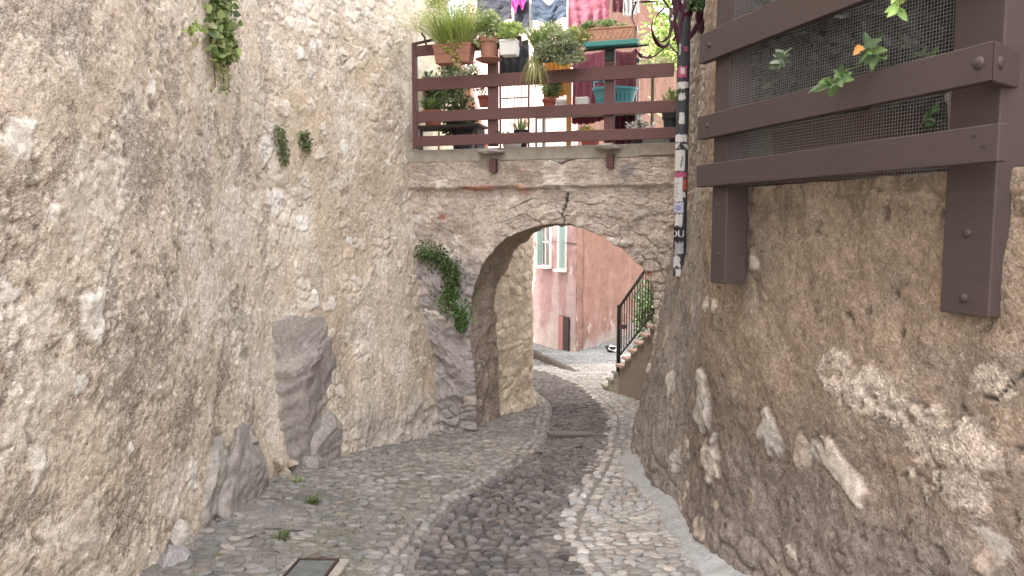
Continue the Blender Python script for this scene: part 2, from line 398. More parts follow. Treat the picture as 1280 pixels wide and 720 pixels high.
    tri = np.array([[0, 1 + k, 1 + (k + 1) % SEG] for k in range(SEG)]); quad = np.array([[1 + r_ * SEG + k, 1 + (r_ + 1) * SEG + k, 1 + (r_ + 1) * SEG + (k + 1) % SEG, 1 + r_ * SEG + (k + 1) % SEG] for r_ in range(3) for k in range(SEG)])
    T = (tri.ravel()[None] + off).reshape(-1, 3); Q = (quad.ravel()[None] + off).reshape(-1, 4)
    c = np.repeat(A[:, None, 6:9], nv, 1).reshape(-1, 3)
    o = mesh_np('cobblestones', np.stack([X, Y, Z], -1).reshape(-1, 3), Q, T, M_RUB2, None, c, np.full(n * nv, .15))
    tag(o, kind='structure'); print('cobbles', n)
cobbles()

# ------------------------------------------------------------------ left wall
zs = np.concatenate([np.arange(-1.35, 4.9, .0125), np.arange(5.0, 12.6, .5)])
LB = [(-2.45, -3), (-2.32, 1.2), (-2.15, 3.0), (-2.07, 4.2), (-2.02, 5.4), (-1.98, 6.4), (-1.62, 7.25), (-1.12, 8.35), (-.80, 9.15)]
LT = [(-2.35, -3), (-2.25, 1.2), (-2.02, 3.0), (-2.08, 4.3), (-2.24, 5.7), (-2.28, 6.7), (-1.96, 7.5), (-1.45, 8.7), (-1.17, 9.5)]
lw = Wall(LB, LT, -.8, 1.9, zs, (2.3, 9.6), .0125, .2, 1)
S, Z = lw.S, lw.Z
near = sstep(560, 200, np.nan_to_num(lw.px, nan=-500))
lw.h += .05 * fbm(S, Z * .7, 1.1, 3, 0) + .009 * fbm(S, Z, .28, 4, 1) + .0035 * fbm(S, Z, .05, 3, 2)
face2 = sstep(6.6, 7.3, lw.P[..., 1])
big = fbm(S, Z, .55, 5, 3, .62); lw.c[:] = np.array([.535, .455, .35])
lw.c = mixc(lw.c, (.60, .535, .44), sstep(.0, .35, fbm(S, Z, .4, 5, 4, .6)))
lw.c = mixc(lw.c, (.46, .37, .26), sstep(.15, .5, fbm(S, Z * .8, .8, 4, 6)) * (.5 + .3 * face2))
# gritty eroded areas where the render has washed out: pits and darker aggregate
er = fbm(S, Z * .75, .33, 5, 5, .68); erm = sstep(.17, .26, er) * (1 - .45 * face2) * sstep(12.4, 4, Z)
lw.c = mixc(lw.c, (.33, .275, .225), erm * .62); lw.g = .55 + .45 * erm
lw.h -= .008 * erm - .006 * erm * fbm(S, Z, .035, 3, 2)
for a in [(185, 200, .34, .34, .2), (60, 25, .45, .2, .1), (175, 445, .5, .33, .1), (105, 395, .2, .15, 0), (20, 240, .14, .25, .3), (30, 640, .2, .14, 0), (235, 520, .3, .2, .2)]:
    lw.patch(a[0], a[1], a[2], a[3], a[4], (.32, .265, .215), .72, -.005, int(a[0]), 1.0, .06, 1.1)
for a in [(120, 240, .3, .25, .2), (60, 470, .2, .16, .2), (40, 400, .3, .1, 0), (300, 280, .5, .3, .3), (255, 90, .3, .5, 0)]:
    lw.patch(a[0], a[1], a[2], a[3], a[4], (.62, .56, .46), .6, .006, int(a[1]), .35, .12, .9)
ch_, cf = chips(S, Z * .8, .45, 2, .0035, 6, .015); lw.h += ch_; lw.c *= (1 + .10 * (np.floor((cf + 1) * 7) % 2 - .5))[..., None]
ch_, cf = chips(S + .5 * Z, Z, .16, 6, .0016, 4, .03); lw.h += ch_
# smooth vertical sweeps down the oblique stretch
lw.h += .007 * fbm(S, Z * .25, .12, 3, 7) * sstep(4.3, 4.9, lw.P[..., 1]) * sstep(7.2, 6.4, lw.P[..., 1])
# pockmarks
F1, F2, idv = worley(S / .045, Z / .045, 1); pit = (idv > .86) * sstep(.33, .1, F1); lw.h -= .008 * pit; lw.c = mixc(lw.c, (.30, .25, .19), pit * .5)
# loose rubble embedded in the further face
wx = S + .04 * fbm(S, Z, .15, 3, 1); wz = Z + .04 * fbm(S, Z, .15, 3, 4)
F1, F2, idv = worley(wx / .17, wz / .12, 2); st = sstep(.06, .22, F2 - F1) * (idv > .62) * sstep(-.05, .2, fbm(S, Z, .6, 3, 2)) * (.35 + .65 * face2)
lw.h += .014 * st; lw.c = mixc(lw.c, (.60, .55, .47), st * sstep(.6, 1, idv) * .75); lw.g -= .3 * st * (lw.g > .3)
pale = (.66, .61, .53); tan = (.52, .43, .33); grey = (.33, .31, .285)
for i, a in enumerate([(357, 140, .10, .12, .2, .035), (380, 278, .13, .075, -.1, .04), (345, 247, .12, .13, .3, .03), (332, 185, .12, .14, 0, .03), (402, 160, .06, .07, 0, .02), (430, 181, .07, .07, 0, .02),
        (395, 373, .06, .08, 0, .03), (417, 378, .07, .07, 0, .03), (470, 130, .05, .05, 0, .02), (395, 60, .10, .08, .3, .02), (372, 68, .06, .06, 0, .02), (115, 388, .10, .15, .2, .05), (178, 414, .05, .10, 0, .03),
        (189, 108, .05, .10, -.3, .03), (20, 180, .09, .10, 0, .03), (15, 368, .05, .04, 0, .02), (150, 262, .05, .06, 0, .02), (62, 262, .05, .04, 0, .015), (48, 590, .06, .08, 0, .03), (95, 480, .05, .05, 0, .02),
        (310, 330, .06, .05, 0, .02), (440, 300, .05, .06, .3, .02), (485, 205, .07, .05, 0, .02), (505, 245, .06, .07, 0, .03), (510, 268, .06, .08, 0, .03), (516, 297, .06, .06, 0, .03), (498, 330, .05, .05, 0, .02),
        (460, 250, .04, .05, 0, .015), (435, 345, .06, .04, .3, .02), (238, 590, .08, .14, .3, .03), (262, 660, .05, .06, 0, .02), (160, 560, .04, .04, 0, .02), (220, 330, .05, .07, 0, .02)]):
    lw.stone(*a, pale if i % 4 else (.58, .50, .40), i)
# bare rock and rubble footing of the further face
rk = 1 - sstep(0, .32, (Z + .62) - .25 * fbm(S, Z, .5, 4, 1) - .0); rk *= sstep(7.2, 7.7, lw.P[..., 1])
rr_ = ridged(S * 1.2 + Z * .8, Z * 1.3 - S * .5, .45, 4, 3)
lw.h += rk * (.05 * rr_ - .02); lw.c = mixc(lw.c, (.40, .355, .30), rk * .9); lw.g = lw.g * (1 - .5 * rk)
F1, F2, idv = worley(wx / .16, wz / .11, 6); ft = sstep(.05, .2, F2 - F1) * (1 - sstep(-.95, -.75, Z - .0)) * sstep(7.0, 7.5, lw.P[..., 1])
lw.h += .045 * ft; lw.c = mixc(lw.c, (.44, .39, .32), ft * .7 * (.4 + .6 * idv))
lw.patch(470, 250, .5, .9, .1, (.47, .37, .26), .45, 0, 3, None, .2, .7)
lw.patch(400, 560, .35, .15, 0, (.42, .34, .25), .6, -.02, 4, .8)
# crazed render: thin crevices, and small sharp holes
F1, F2, idv = worley((S + .06 * fbm(S, Z, .2, 4, 1)) / .42, (Z + .06 * fbm(S, Z, .2, 4, 6)) / .33, 0); cr_ = (1 - sstep(.004, .022, F2 - F1)) * sstep(.0, .25, fbm(S, Z, .5, 3, 7)); lw.h -= .012 * cr_; lw.c = mixc(lw.c, (.30, .25, .20), cr_ * .6)
F1, F2, idv = worley((S + .08 * fbm(S, Z, .2, 3, 2)) / .10, (Z + .08 * fbm(S, Z, .2, 3, 5)) / .10, 5); pit = (idv > .86) * sstep(.20, .12, F1 + .08 * fbm(S, Z, .03, 2, 1)); lw.h -= .014 * pit; lw.c = mixc(lw.c, (.27, .22, .17), pit * .6)
F1, F2, idv = worley(S / .055, Z / .05, 3); nb = (idv > .84) * sstep(.30, .2, F1 + .1 * fbm(S, Z, .03, 2, 4)); lw.h += .007 * nb; lw.c = mixc(lw.c, (.66, .61, .53), nb * .6)
lw.c *= np.array([1.17, 1.17, 1.20]); lw.c = np.minimum(lw.c, .78)
lwo = lw.finish('rubble_wall', M_RUB); tag(lwo, 'tall crumbling cream rubble and render wall along the left side of the lane', 'wall')

# ------------------------------------------------------------------ right wall
zs = np.concatenate([np.arange(-1.2, 4.2, .0125), np.arange(4.3, 5.6, .3)])
RB = [(1.50, 8.75), (1.22, 7.2), (1.16, 6.2), (1.20, 5.3), (1.17, 4.7), (1.22, 4.2), (1.42, 3.4), (1.62, 2.7), (2.0, 1.4), (2.4, -3)]
RT = [(2.00, 8.95), (1.80, 7.5), (1.64, 6.5), (1.44, 5.6), (1.34, 5.05), (1.38, 4.5), (1.61, 3.55), (1.84, 2.7), (2.2, 1.4), (2.6, -3)]
rw = Wall(RB, RT, -.7, 1.9, zs, (1.9, 9.0), .0125, .2, -1)
S, Z = rw.S, rw.Z; Y = rw.P[..., 1]; sidef = sstep(4.9, 5.6, Y)
rw.h += .035 * fbm(S, Z * .8, .8, 3, 2) + .011 * fbm(S, Z, .25, 4, 3) + .003 * fbm(S, Z, .05, 3, 5)
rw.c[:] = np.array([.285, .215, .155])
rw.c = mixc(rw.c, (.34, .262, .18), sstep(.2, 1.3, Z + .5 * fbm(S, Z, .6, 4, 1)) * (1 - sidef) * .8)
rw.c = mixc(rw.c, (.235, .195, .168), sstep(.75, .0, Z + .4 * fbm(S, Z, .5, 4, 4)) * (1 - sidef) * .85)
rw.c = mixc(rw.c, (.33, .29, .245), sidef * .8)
rw.c = mixc(rw.c, (.24, .195, .16), sstep(.1, .45, fbm(S, Z, .3, 5, 6, .65)) * .5)
rw.c = mixc(rw.c, (.40, .33, .245), sstep(.25, .55, fbm(S, Z, .25, 5, 7, .65)) * .45)
ch_, cf = chips(S, Z, .5, 1, .005, 6, .012); rw.h += ch_; rw.c *= (1 + .14 * (np.floor((cf + 1) * 7) % 2 - .5))[..., None]
ch_, cf = chips(S - .4 * Z, Z, .15, 4, .002, 5, .03); rw.h += ch_; rw.c *= (1 + .10 * (np.floor((cf + 1) * 9) % 2 - .5))[..., None]
low = sstep(.8, .1, Z + .3 * fbm(S, Z, .5, 3, 1))
U = S * .45 + Z * 1.0; strat = ridged(S * .5 - Z * .25, U, .11, 4, 2)
rw.h += (.014 * strat - .007) * low + .005 * fbm(S, Z, .07, 3, 4) * low
rw.h += .015 * ridged(S, Z * .3, .10, 3, 5) * sidef
pl = (.56, .47, .37)
for a in [(1060, 480, .17, .09, -.5, .010), (1110, 500, .2, .12, -.5, .010), (1150, 545, .15, .12, -.4, .009), (1215, 560, .12, .08, -.3, .007), (1195, 610, .14, .08, .6, .006), (1230, 470, .10, .06, -.2, .005)]:
    rw.patch(a[0], a[1], a[2], a[3], a[4], pl, .85, a[5], 3 + int(a[0]) % 4, .9, .09, 1.1)
for i, a in enumerate([(1085, 487, .03, .025, 0, -.02), (1112, 512, .025, .02, 0, -.02), (1140, 500, .03, .03, 0, -.015), (1180, 540, .03, .025, .2, -.015)]):
    rw.stone(*a, (.27, .22, .18), i, .5)
st_c = (.60, .52, .42)
for i, a in enumerate([(887, 382, .13, .06, -.1, .05), (876, 497, .19, .20, .1, .09), (886, 573, .17, .13, .4, .08), (888, 548, .04, .03, .3, .03), (960, 545, .085, .14, .55, .05), (1003, 566, .07, .07, .1, .04),
        (1048, 585, .065, .20, 1.0, .05), (1020, 565, .06, .05, -.4, .02), (938, 622, .04, .06, .4, .02), (857, 610, .09, .10, 0, .04), (845, 575, .10, .08, .2, .03), (878, 660, .10, .07, .3, .05), (860, 700, .1, .09, 0, .05), (850, 640, .09, .08, 0, .05), (893, 632, .05, .04, 0, .02),
        (855, 560, .10, .07, 0, .02), (1235, 680, .08, .04, -.2, .02), (1225, 700, .06, .05, 0, .02), (990, 690, .05, .03, 0, .012), (838, 480, .13, .10, 0, .02), (833, 420, .13, .12, 0, .02), (945, 330, .05, .04, 0, .01)]):
    rw.stone(*a, (st_c, (.52, .47, .40), (.42, .34, .26))[i % 3 if i > 3 else i % 2], i + 9)
# boulders in the foot and the rough top course
F1, F2, idv = worley((S + .03 * fbm(S, Z, .1, 3, 2)) / .19, Z / .13, 4); ft = sstep(.05, .25, F2 - F1)
gl = gz(np.clip(Y, -3, 24)); foot = sstep(.45, .15, Z - gl); topc = sstep(1.62, 1.72, Z + .05 * fbm(S, Z, .2, 3, 1)) * (Z < 1.9)
ft = np.minimum(ft, .6 + .4 * idv) * sstep(-.35, .1, fbm(S, Z, .4, 4, 2)); rw.h += .022 * ft * foot + .02 * ft * topc; rw.c = mixc(rw.c, (.36, .305, .25), ft * (foot * .6) * idv); rw.c = mixc(rw.c, (.44, .34, .24), ft * topc * idv * .9)
up = sstep(1.9, 2.1, Z) * sidef; rw.h += .02 * ft * up; rw.c = mixc(rw.c, (.42, .37, .30), ft * up * .6)
rw.crack([(852, 262), (857, 300), (852, 335), (842, 372), (840, 386)], .028, .05, (.035, .033, .035), 2)
rw.crack([(858, 250), (860, 300)], .014, .03, (.05, .05, .05), 1)
rw.crack([(1278, 462), (1255, 480), (1240, 500), (1225, 497)], .006, .02, (.12, .1, .08), 1)
zmax = np.where(Y < 4.72, 1.80, 5.4); mk = (Z <= zmax)[:-1, 1:]
F1, F2, idv = worley((S + .08 * fbm(S, Z, .25, 4, 1)) / .5, (Z + .06 * fbm(S, Z, .2, 4, 6)) / .3, 2); cr_ = (1 - sstep(.004, .02, F2 - F1)) * sstep(-.05, .2, fbm(S, Z, .5, 3, 5)); rw.h -= .012 * cr_; rw.c = mixc(rw.c, (.12, .10, .085), cr_ * .6)
F1, F2, idv = worley((S + .08 * fbm(S, Z, .2, 3, 2)) / .11, (Z + .08 * fbm(S, Z, .2, 3, 5)) / .10, 5); pit = (idv > .90) * sstep(.22, .12, F1 + .08 * fbm(S, Z, .03, 2, 1)); rw.h -= .014 * pit; rw.c = mixc(rw.c, (.12, .10, .08), pit * .6)
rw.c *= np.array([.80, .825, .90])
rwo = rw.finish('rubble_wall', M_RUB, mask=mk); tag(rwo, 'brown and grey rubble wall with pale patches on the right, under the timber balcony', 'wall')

# ------------------------------------------------------------------ arch wall
AO = Vector((1.47, 8.4, 0)); AD = Vector((1, -.3, 0)).normalized(); AN = Vector((-AD.y * -1, 0, 0))
AN = Vector((AD.y, -AD.x, 0))           # towards the camera
if AN.y > 0: AN = -AN
AO0 = AO
def on_arch(px, py, off=0.0):
    r = ray(px, py); o = Vector((0, 0, EYE)); p0 = AO0 + AN * off; t = (p0 - o).dot(AN) / r.dot(AN); return o + r * t
def a_uv(p): return ((p - AO0).dot(AD), p.z)
def a_pt(u, z, off=0.0): return AO0 + AD * u + AN * off + Vector((0, 0, z))
op = [(592, 600), (591, 540), (588, 470), (586, 420), (587, 375), (597, 342), (615, 314), (640, 294), (668, 283), (703, 278), (735, 286), (765, 302), (790, 322), (809, 345), (817, 372), (817, 410), (812, 450), (806, 500), (801, 545), (799, 600)]
ouv = np.array([a_uv(on_arch(*p)) for p in op])
NT = 620; O = catmull(ouv, NT)
so = np.concatenate([[0], np.cumsum(np.hypot(*np.diff(O, axis=0).T))]); Oe = np.stack([np.interp(np.linspace(0, so[-1], NT), so, O[:, k]) for k in (0, 1)], 1); so = np.linspace(0, so[-1], NT)
uL, uR, zB, zT = a_uv(on_arch(500, 400))[0], .75, O[0, 1], 2.32
cu = (Oe[:, 0].min() + Oe[:, 0].max()) / 2; zc = Oe[:, 1].max()
kL = int(np.argmin(np.hypot(Oe[:, 0] - (cu - .7), (Oe[:, 1] - (zc - .35))))); kR = int(np.argmin(np.hypot(Oe[:, 0] - (cu + .7), (Oe[:, 1] - (zc - .35)))))
out = np.zeros((NT, 2)); 
for i in range(NT):
    if i <= kL: f = (Oe[i, 1] - zB) / (Oe[kL, 1] - zB); out[i] = (uL, zB + (zT - zB) * f)
    elif i <= kR: out[i] = (uL + (uR - uL) * (i - kL) / (kR - kL), zT)
    else: f = (Oe[i, 1] - zB) / (Oe[kR, 1] - zB); out[i] = (uR, zB + (zT - zB) * f)
tang = np.gradient(Oe, axis=0); nin = np.stack([tang[:, 1], -tang[:, 0]], 1); nin /= np.linalg.norm(nin, axis=1, keepdims=True)
if nin[NT // 2, 1] > 0: nin = -nin       # at the crown the inward normal points down
ND, NR = 80, 130
DEPV = Vector((.30, .954, 0)); DEP = 1.05
rj = np.linspace(0, 1, NR) ** 1.15
A = np.zeros((NT, ND + NR, 3)); AU = np.zeros((NT, ND + NR)); AZ = np.zeros_like(AU); NV = np.zeros_like(A); face = np.zeros_like(AU)
ad, an = np.array(AD), np.array(AN)
for j in range(ND):                      # the barrel, from the far end to the front edge
    f = (ND - j) / ND * DEP; p = np.array(AO0)[None] + Oe[:, :1] * ad[None] + np.array([0, 0, 1])[None] * Oe[:, 1:2] + np.array(DEPV)[None] * f
    A[:, j] = p; AU[:, j] = so + 20; AZ[:, j] = -f; NV[:, j, :] = nin[:, :1] * ad + nin[:, 1:2] * np.array([0, 0, 1])
for j in range(NR):
    q = Oe * (1 - rj[j]) + out * rj[j]; A[:, ND + j] = np.array(AO0)[None] + q[:, :1] * ad[None] + q[:, 1:2] * np.array([0, 0, 1])[None]
    AU[:, ND + j] = q[:, 0]; AZ[:, ND + j] = q[:, 1]; NV[:, ND + j] = an; face[:, ND + j] = 1
for j in range(-6, 7):                   # round the arris
    k = ND + j; b = (j + 6) / 12; nb = (nin[:, :1] * ad + nin[:, 1:2] * np.array([0, 0, 1])) * (1 - b) + an * b; NV[:, k] = nb / np.linalg.norm(nb, axis=1, keepdims=True)
class AWall(Wall):
    def __init__(s): pass
aw = AWall(); aw.P = A; aw.N = NV; aw.S = AU; aw.Z = AZ; aw.h = np.zeros(AU.shape); aw.c = np.zeros(AU.shape + (3,)); aw.g = np.full(AU.shape, .6)
rel = A - np.array([0, 0, EYE]); dep = rel[..., 1] * CP - rel[..., 2] * SP_; aw.px = 640 + F * rel[..., 0] / dep; aw.py = 360 - F * (rel[..., 1] * SP_ + rel[..., 2] * CP) / dep
aw.px = np.where(face > .5, aw.px, np.nan)
S, Z = AU, AZ; fa = face
dop = np.concatenate([np.zeros((NT, ND)), np.repeat((rj)[None], NT, 0)], 1) * np.linalg.norm(out - Oe, axis=1)[:, None]
sx3 = A[..., 0] * 1.15 + A[..., 1] * .9; sy3 = A[..., 2] + 0
aw.h += .03 * fbm(sx3, sy3, .5, 3, 1) + .016 * fbm(sx3, sy3, .16, 4, 2) + .006 * fbm(sx3, sy3, .04, 3, 4)
aw.c[:] = np.array([.43, .38, .33]); aw.c = mixc(aw.c, (.55, .49, .43), sstep(0, .4, fbm(sx3, sy3, .3, 5, 5, .62))); aw.c = mixc(aw.c, (.33, .275, .225), sstep(.1, .45, fbm(sx3, sy3, .4, 5, 3, .65)) * .6)
ch_, cf = chips(sx3, sy3, .35, 3, .007, 6, .02); aw.h += ch_; aw.c *= (1 + .10 * (np.floor((cf + 1) * 7) % 2 - .5))[..., None]
ch_, cf = chips(sx3, sy3, .12, 5, .0035, 4, .03); aw.h += ch_
# voussoir rubble round the opening, rougher to the right
F1, F2, idv = worley((sx3 + .03 * fbm(sx3, sy3, .1, 3, 2)) / .15, (sy3 + .03 * fbm(sx3, sy3, .1, 3, 5)) / .12, 5); ftv = sstep(.03, .13, F2 - F1) * (.55 + .45 * sstep(-.1, .25, fbm(sx3, sy3, .25, 4, 6)))
ring = sstep(.42, .18, dop) * sstep(-.9, .1, S + 1.1) * fa * (Z > .4); right = sstep(-1.1, -.3, S) * fa
aw.h += ftv * (.024 * ring * idv + .015 * right * idv + .006 * (idv > .5) * fa); aw.c = mixc(aw.c, (.46, .425, .38), ftv * np.clip(ring + right, 0, 1) * idv * .7)
aw.c = mixc(aw.c, (.28, .245, .21), (1 - sstep(0, .1, F2 - F1)) * np.clip(ring + right, 0, 1) * .5)
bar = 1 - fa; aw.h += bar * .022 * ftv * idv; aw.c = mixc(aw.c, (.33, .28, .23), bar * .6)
aw.h -= .045 * sstep(2.03, 1.97, Z + .02 * fbm(S, Z, .15, 3, 1)) * fa * sstep(1.7, 1.95, Z)
aw.h += .03 * sstep(1.98, 2.02, Z + .02 * fbm(S, Z, .15, 3, 1)) * fa
# living rock low on the left of the opening
rkz = fa * sstep(-1.85, -2.05, S) * sstep(1.25, 1.05, Z + .15 * fbm(S, Z, .3, 3, 2))
rdg = ridged(S + Z * .6, Z * 1.2 - S * .4, .5, 4, 1); aw.h += rkz * (.12 * rdg + .03); aw.c = mixc(aw.c, (.315, .30, .285), rkz * .92); aw.g = aw.g * (1 - .6 * rkz)
jam = .35 * sstep(.1, -.3, Z) * (1 - sstep(0, .35, dop)) * (S < -1.2) * fa; F1, F2, idv = worley(sx3 / .13, Z / .10, 7); aw.h += jam * .04 * sstep(.05, .25, F2 - F1) * idv
base_f = sstep(-.55, -.8, Z) * fa; aw.h += base_f * .05 * sstep(.05, .25, F2 - F1)
W_ = (.62, .585, .53)
for i, a in enumerate([(553, 231, .12, .065, .05, .06, W_), (600, 234, .25, .032, .05, .045, (.36, .20, .145)), (652, 236, .12, .05, -.3, .04, (.42, .28, .21)), (697, 229, .20, .085, -.1, .06, W_), (552, 271, .05, .03, -.2, .02, (.32, .13, .10)),
        (522, 262, .06, .06, 0, .05, (.5, .42, .33)), (533, 274, .06, .05, 0, .04, W_), (522, 275, .05, .05, 0, .05, W_), (540, 258, .07, .05, 0, .03, (.52, .47, .4)), (530, 290, .08, .05, .1, .03, (.5, .45, .38)), (556, 252, .10, .045, 0, .03, (.47, .42, .36)),
        (640, 250, .08, .06, .5, .025, W_), (690, 204, .08, .05, 0, .02, W_), (704, 212, .05, .05, 0, .02, W_), (650, 212, .06, .07, .4, .02, (.45, .33, .27)), (570, 300, .07, .06, 0, .02, W_), (775, 236, .14, .05, -.1, .04, (.5, .45, .39)), (815, 232, .14, .04, -.1, .04, (.5, .45, .39)),
        (755, 315, .06, .05, .2, .03, W_), (780, 304, .09, .05, .2, .045, (.56, .53, .48)), (797, 315, .06, .04, 0, .03, (.5, .46, .42)), (741, 282, .06, .04, -.3, .03, (.5, .46, .42)), (690, 262, .10, .05, .3, .03, (.5, .46, .42)), (718, 262, .09, .09, .9, .04, (.52, .49, .45)), (640, 272, .10, .05, .6, .03, (.48, .44, .39)), (725, 278, .06, .05, 0, .04, W_),
        (810, 341, .05, .035, 0, .03, (.33, .16, .125)), (545, 392, .12, .06, 0, .05, W_), (560, 318, .12, .07, -.5, .02, W_), (532, 356, .12, .12, 0, .04, (.45, .42, .39)), (550, 470, .15, .12, .6, .05, (.36, .34, .32)), (555, 520, .14, .08, .2, .05, (.38, .355, .33)), (585, 500, .09, .08, 0, .05, (.40, .36, .31)), (575, 535, .1, .05, 0, .06, (.42, .38, .33)),
        (826, 300, .10, .08, 0, .02, (.42, .38, .33)), (600, 275, .08, .06, 0, .015, (.5, .45, .4)), (620, 247, .08, .05, 0, .02, (.5, .45, .4)), (765, 262, .08, .06, 0, .03, (.4, .37, .34)), (800, 270, .09, .07, .4, .03, (.4, .37, .33))]):
    aw.stone(*a, seed=i, soft=.3)
aw.crack([(708, 243), (707, 256), (703, 268), (706, 280)], .016, .07, (.10, .085, .07), 1)
F1, F2, idv = worley((sx3 + .05 * fbm(sx3, sy3, .15, 4, 1)) / .30, (sy3 + .05 * fbm(sx3, sy3, .15, 4, 6)) / .2, 1); cr_ = (1 - sstep(.006, .035, F2 - F1)) * sstep(-.15, .1, fbm(sx3, sy3, .4, 3, 5)); aw.h -= .016 * cr_; aw.c = mixc(aw.c, (.24, .21, .18), cr_ * .6)
aw.c *= np.array([1.03, .98, .97])
aw.crack([(690, 200), (703, 205), (712, 201), (724, 196)], .008, .03, (.13, .11, .10), 2)
aw.crack([(636, 262), (655, 252), (668, 247)], .007, .02, (.2, .17, .15), 2)
aw.patch(660, 262, .5, .10, 0, (.56, .47, .37), .4, 0, 2)
aw.patch(785, 213, .12, .12, 0, (.20, .19, .19), .7, 0, 1)
aw.patch(602, 206, .2, .05, 0, (.27, .23, .2), .6, 0, 1)
aw.px = np.nan_to_num(aw.px, nan=-9999.)
arch = empty('stone_archway', (0.5, 8.8, -0.95), 'rough stone archway spanning the lane beneath the planted walkway', 'archway')
Vw = (aw.P + aw.N * aw.h[..., None]).reshape(-1, 3)
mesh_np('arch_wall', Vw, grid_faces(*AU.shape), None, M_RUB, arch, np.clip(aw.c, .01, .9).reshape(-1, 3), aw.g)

# deck slab, fascia and the two corbel stones with their brackets
M_CON = mat('weathered_concrete', (.36, .33, .28), .9, .25, 9, .35, dist=.01)
M_BRN = mat('brown_stained_timber', (.118, .058, .055), .65, .2, 9, .2, stretch=(1, 1, 12))
M_BRN2 = mat('dark_brown_painted_timber', (.060, .044, .043), .6, .13, 9, .14, spec=.35, stretch=(1.2, 1.2, 12))
mb = MB(); c = a_pt(-1.35, 2.40, -.60); rotA = Matrix.Rotation(math.atan2(AD.y, AD.x), 3, 'Z')
mb.box(c, (4.3, 1.25, .15), rotA).build('deck_slab', M_CON, arch, .01)
mb = MB(); mb.box(a_pt(.45, 2.39, .03), (1.0, .05, .10), rotA).build('fascia_board', mat('grey_old_board', (.33, .28, .23), .85, .25, 12, .3), arch, .006)
def rock_mesh(name, c, dims, m, parent=None, seed=0, col=(.33, .31, .29), rot=None, planes=14, rough=.05, sub=5, flat=.55):
    r_ = np.random.default_rng(seed); bm = bmesh.new(); bmesh.ops.create_icosphere(bm, subdivisions=sub, radius=1.0)
    me = bpy.data.meshes.new(name); bm.to_mesh(me); bm.free(); n = len(me.vertices); v = np.zeros(n * 3, np.float32); me.vertices.foreach_get('co', v); v = v.reshape(-1, 3).astype(float)
    for k in range(planes):
        d = r_.normal(size=3); d /= np.linalg.norm(d); lim = r_.uniform(flat, .9); ex = np.maximum(v @ d - lim, 0); v -= ex[:, None] * d * 1.0
    nn = v / (np.linalg.norm(v, axis=1, keepdims=True) + 1e-9)
    dm = np.array(dims); w3 = v * dm
    v = w3 + nn * (rough * dm.mean() * noise3(w3 + seed, .5 * dm.mean() + .02, seed % 5) + rough * .35 * dm.mean() * noise3(w3, .12 * dm.mean() + .01, 3))[:, None]
    if rot is not None: v = v @ np.array(rot).T
    v += np.array(c)
    me.vertices.foreach_set('co', v.astype(np.float32).ravel()); me.update()
    for p in me.polygons: p.use_smooth = True
    cc = np.ones((n, 4), np.float32); cc[:, :3] = np.array(col) * (1 + .2 * noise3(w3, .25, 4))[:, None]
    at = me.attributes.new('Col', 'FLOAT_COLOR', 'POINT'); at.data.foreach_set('color', cc.ravel())
    at = me.attributes.new('grit', 'FLOAT', 'POINT'); at.data.foreach_set('value', np.full(n, .35, np.float32))
    return link(name, me, m, parent)
for px, py in ((614, 190), (760, 184)):
    p = on_arch(px, py, .10); cb = rock_mesh('corbel', p, (.17, .14, .035), M_RUB, arch, px, (.36, .33, .30), rotA, 10, .08, 4)
    q = on_arch(px + 3, py + 17, .07); MB().box(q, (.075, .10, .16), rotA).build('bracket', M_BRN, cb, .004)

# inner side wall after the arch (left), and the cream garden wall above
def simple_wall(name, base, z0, z1, col, col2, side, label, cat='wall', res=.03, seed=0, amp=.03, stone=.6, m=None, thick=.45):
    b = catmull(base, 300) if len(base) > 2 else np.linspace(base[0], base[-1], 300)
    sg = np.concatenate([[0], np.cumsum(np.hypot(*np.diff(b, axis=0).T))]); s1 = np.arange(0, sg[-1] + res, res); z = np.arange(z0, z1 + res, res)
    w2 = Wall.__new__(Wall); bx = np.stack([np.interp(s1, sg, b[:, k]) for k in (0, 1)], 1)
    w2.P = np.zeros((len(s1), len(z), 3)); w2.P[..., :2] = bx[:, None]; w2.P[..., 2] = z; w2.S, w2.Z = np.meshgrid(s1, z, indexing='ij'); w2.side = side
    w2.h = np.zeros(w2.S.shape); w2.c = np.ones(w2.S.shape + (3,)) * np.array(col); w2.g = np.full(w2.S.shape, .6); w2.normals()
    S, Z = w2.S, w2.Z
    w2.h += amp * fbm(S, Z, .5, 4, seed) + .3 * amp * fbm(S, Z, .1, 3, seed + 1); w2.c = mixc(w2.c, col2, sstep(-.1, .4, fbm(S, Z, .35, 5, seed + 2, .6)) * .8)
    if stone:
        F1, F2, idv = worley((S + .02 * fbm(S, Z, .1, 2, 1)) / .19, (Z + .02 * fbm(S, Z, .1, 2, 3)) / .11, seed + 3); st = sstep(.04, .2, F2 - F1)
        w2.h += .03 * st * idv * stone; w2.c *= (1 + .35 * stone * (idv - .45) * st)[..., None]
    return w2
iw = simple_wall('w', [(-.52, 9.35), (-.30, 9.92), (-.04, 10.4), (.20, 10.85), (.30, 11.15), (.27, 11.3), (.0, 11.42), (-1.0, 11.5)], -1.7, 2.3, (.74, .64, .50), (.64, .54, .41), 1, '', res=.018, seed=2, amp=.025, stone=1.0)
iw.h += .05 * sstep(-.8, -1.15, iw.Z)
o = iw.finish('rubble_wall', M_RUB); tag(o, 'ochre rubble wall seen through the arch on the left, lighter than the arch', 'wall')
gw = simple_wall('w', [(-1.35, 9.35), (-1.12, 10.2), (-.98, 11.4), (-.95, 12.9)], 2.3, 7.4, (.60, .53, .42), (.54, .45, .34), 1, '', res=.03, seed=4, amp=.04, stone=.35)
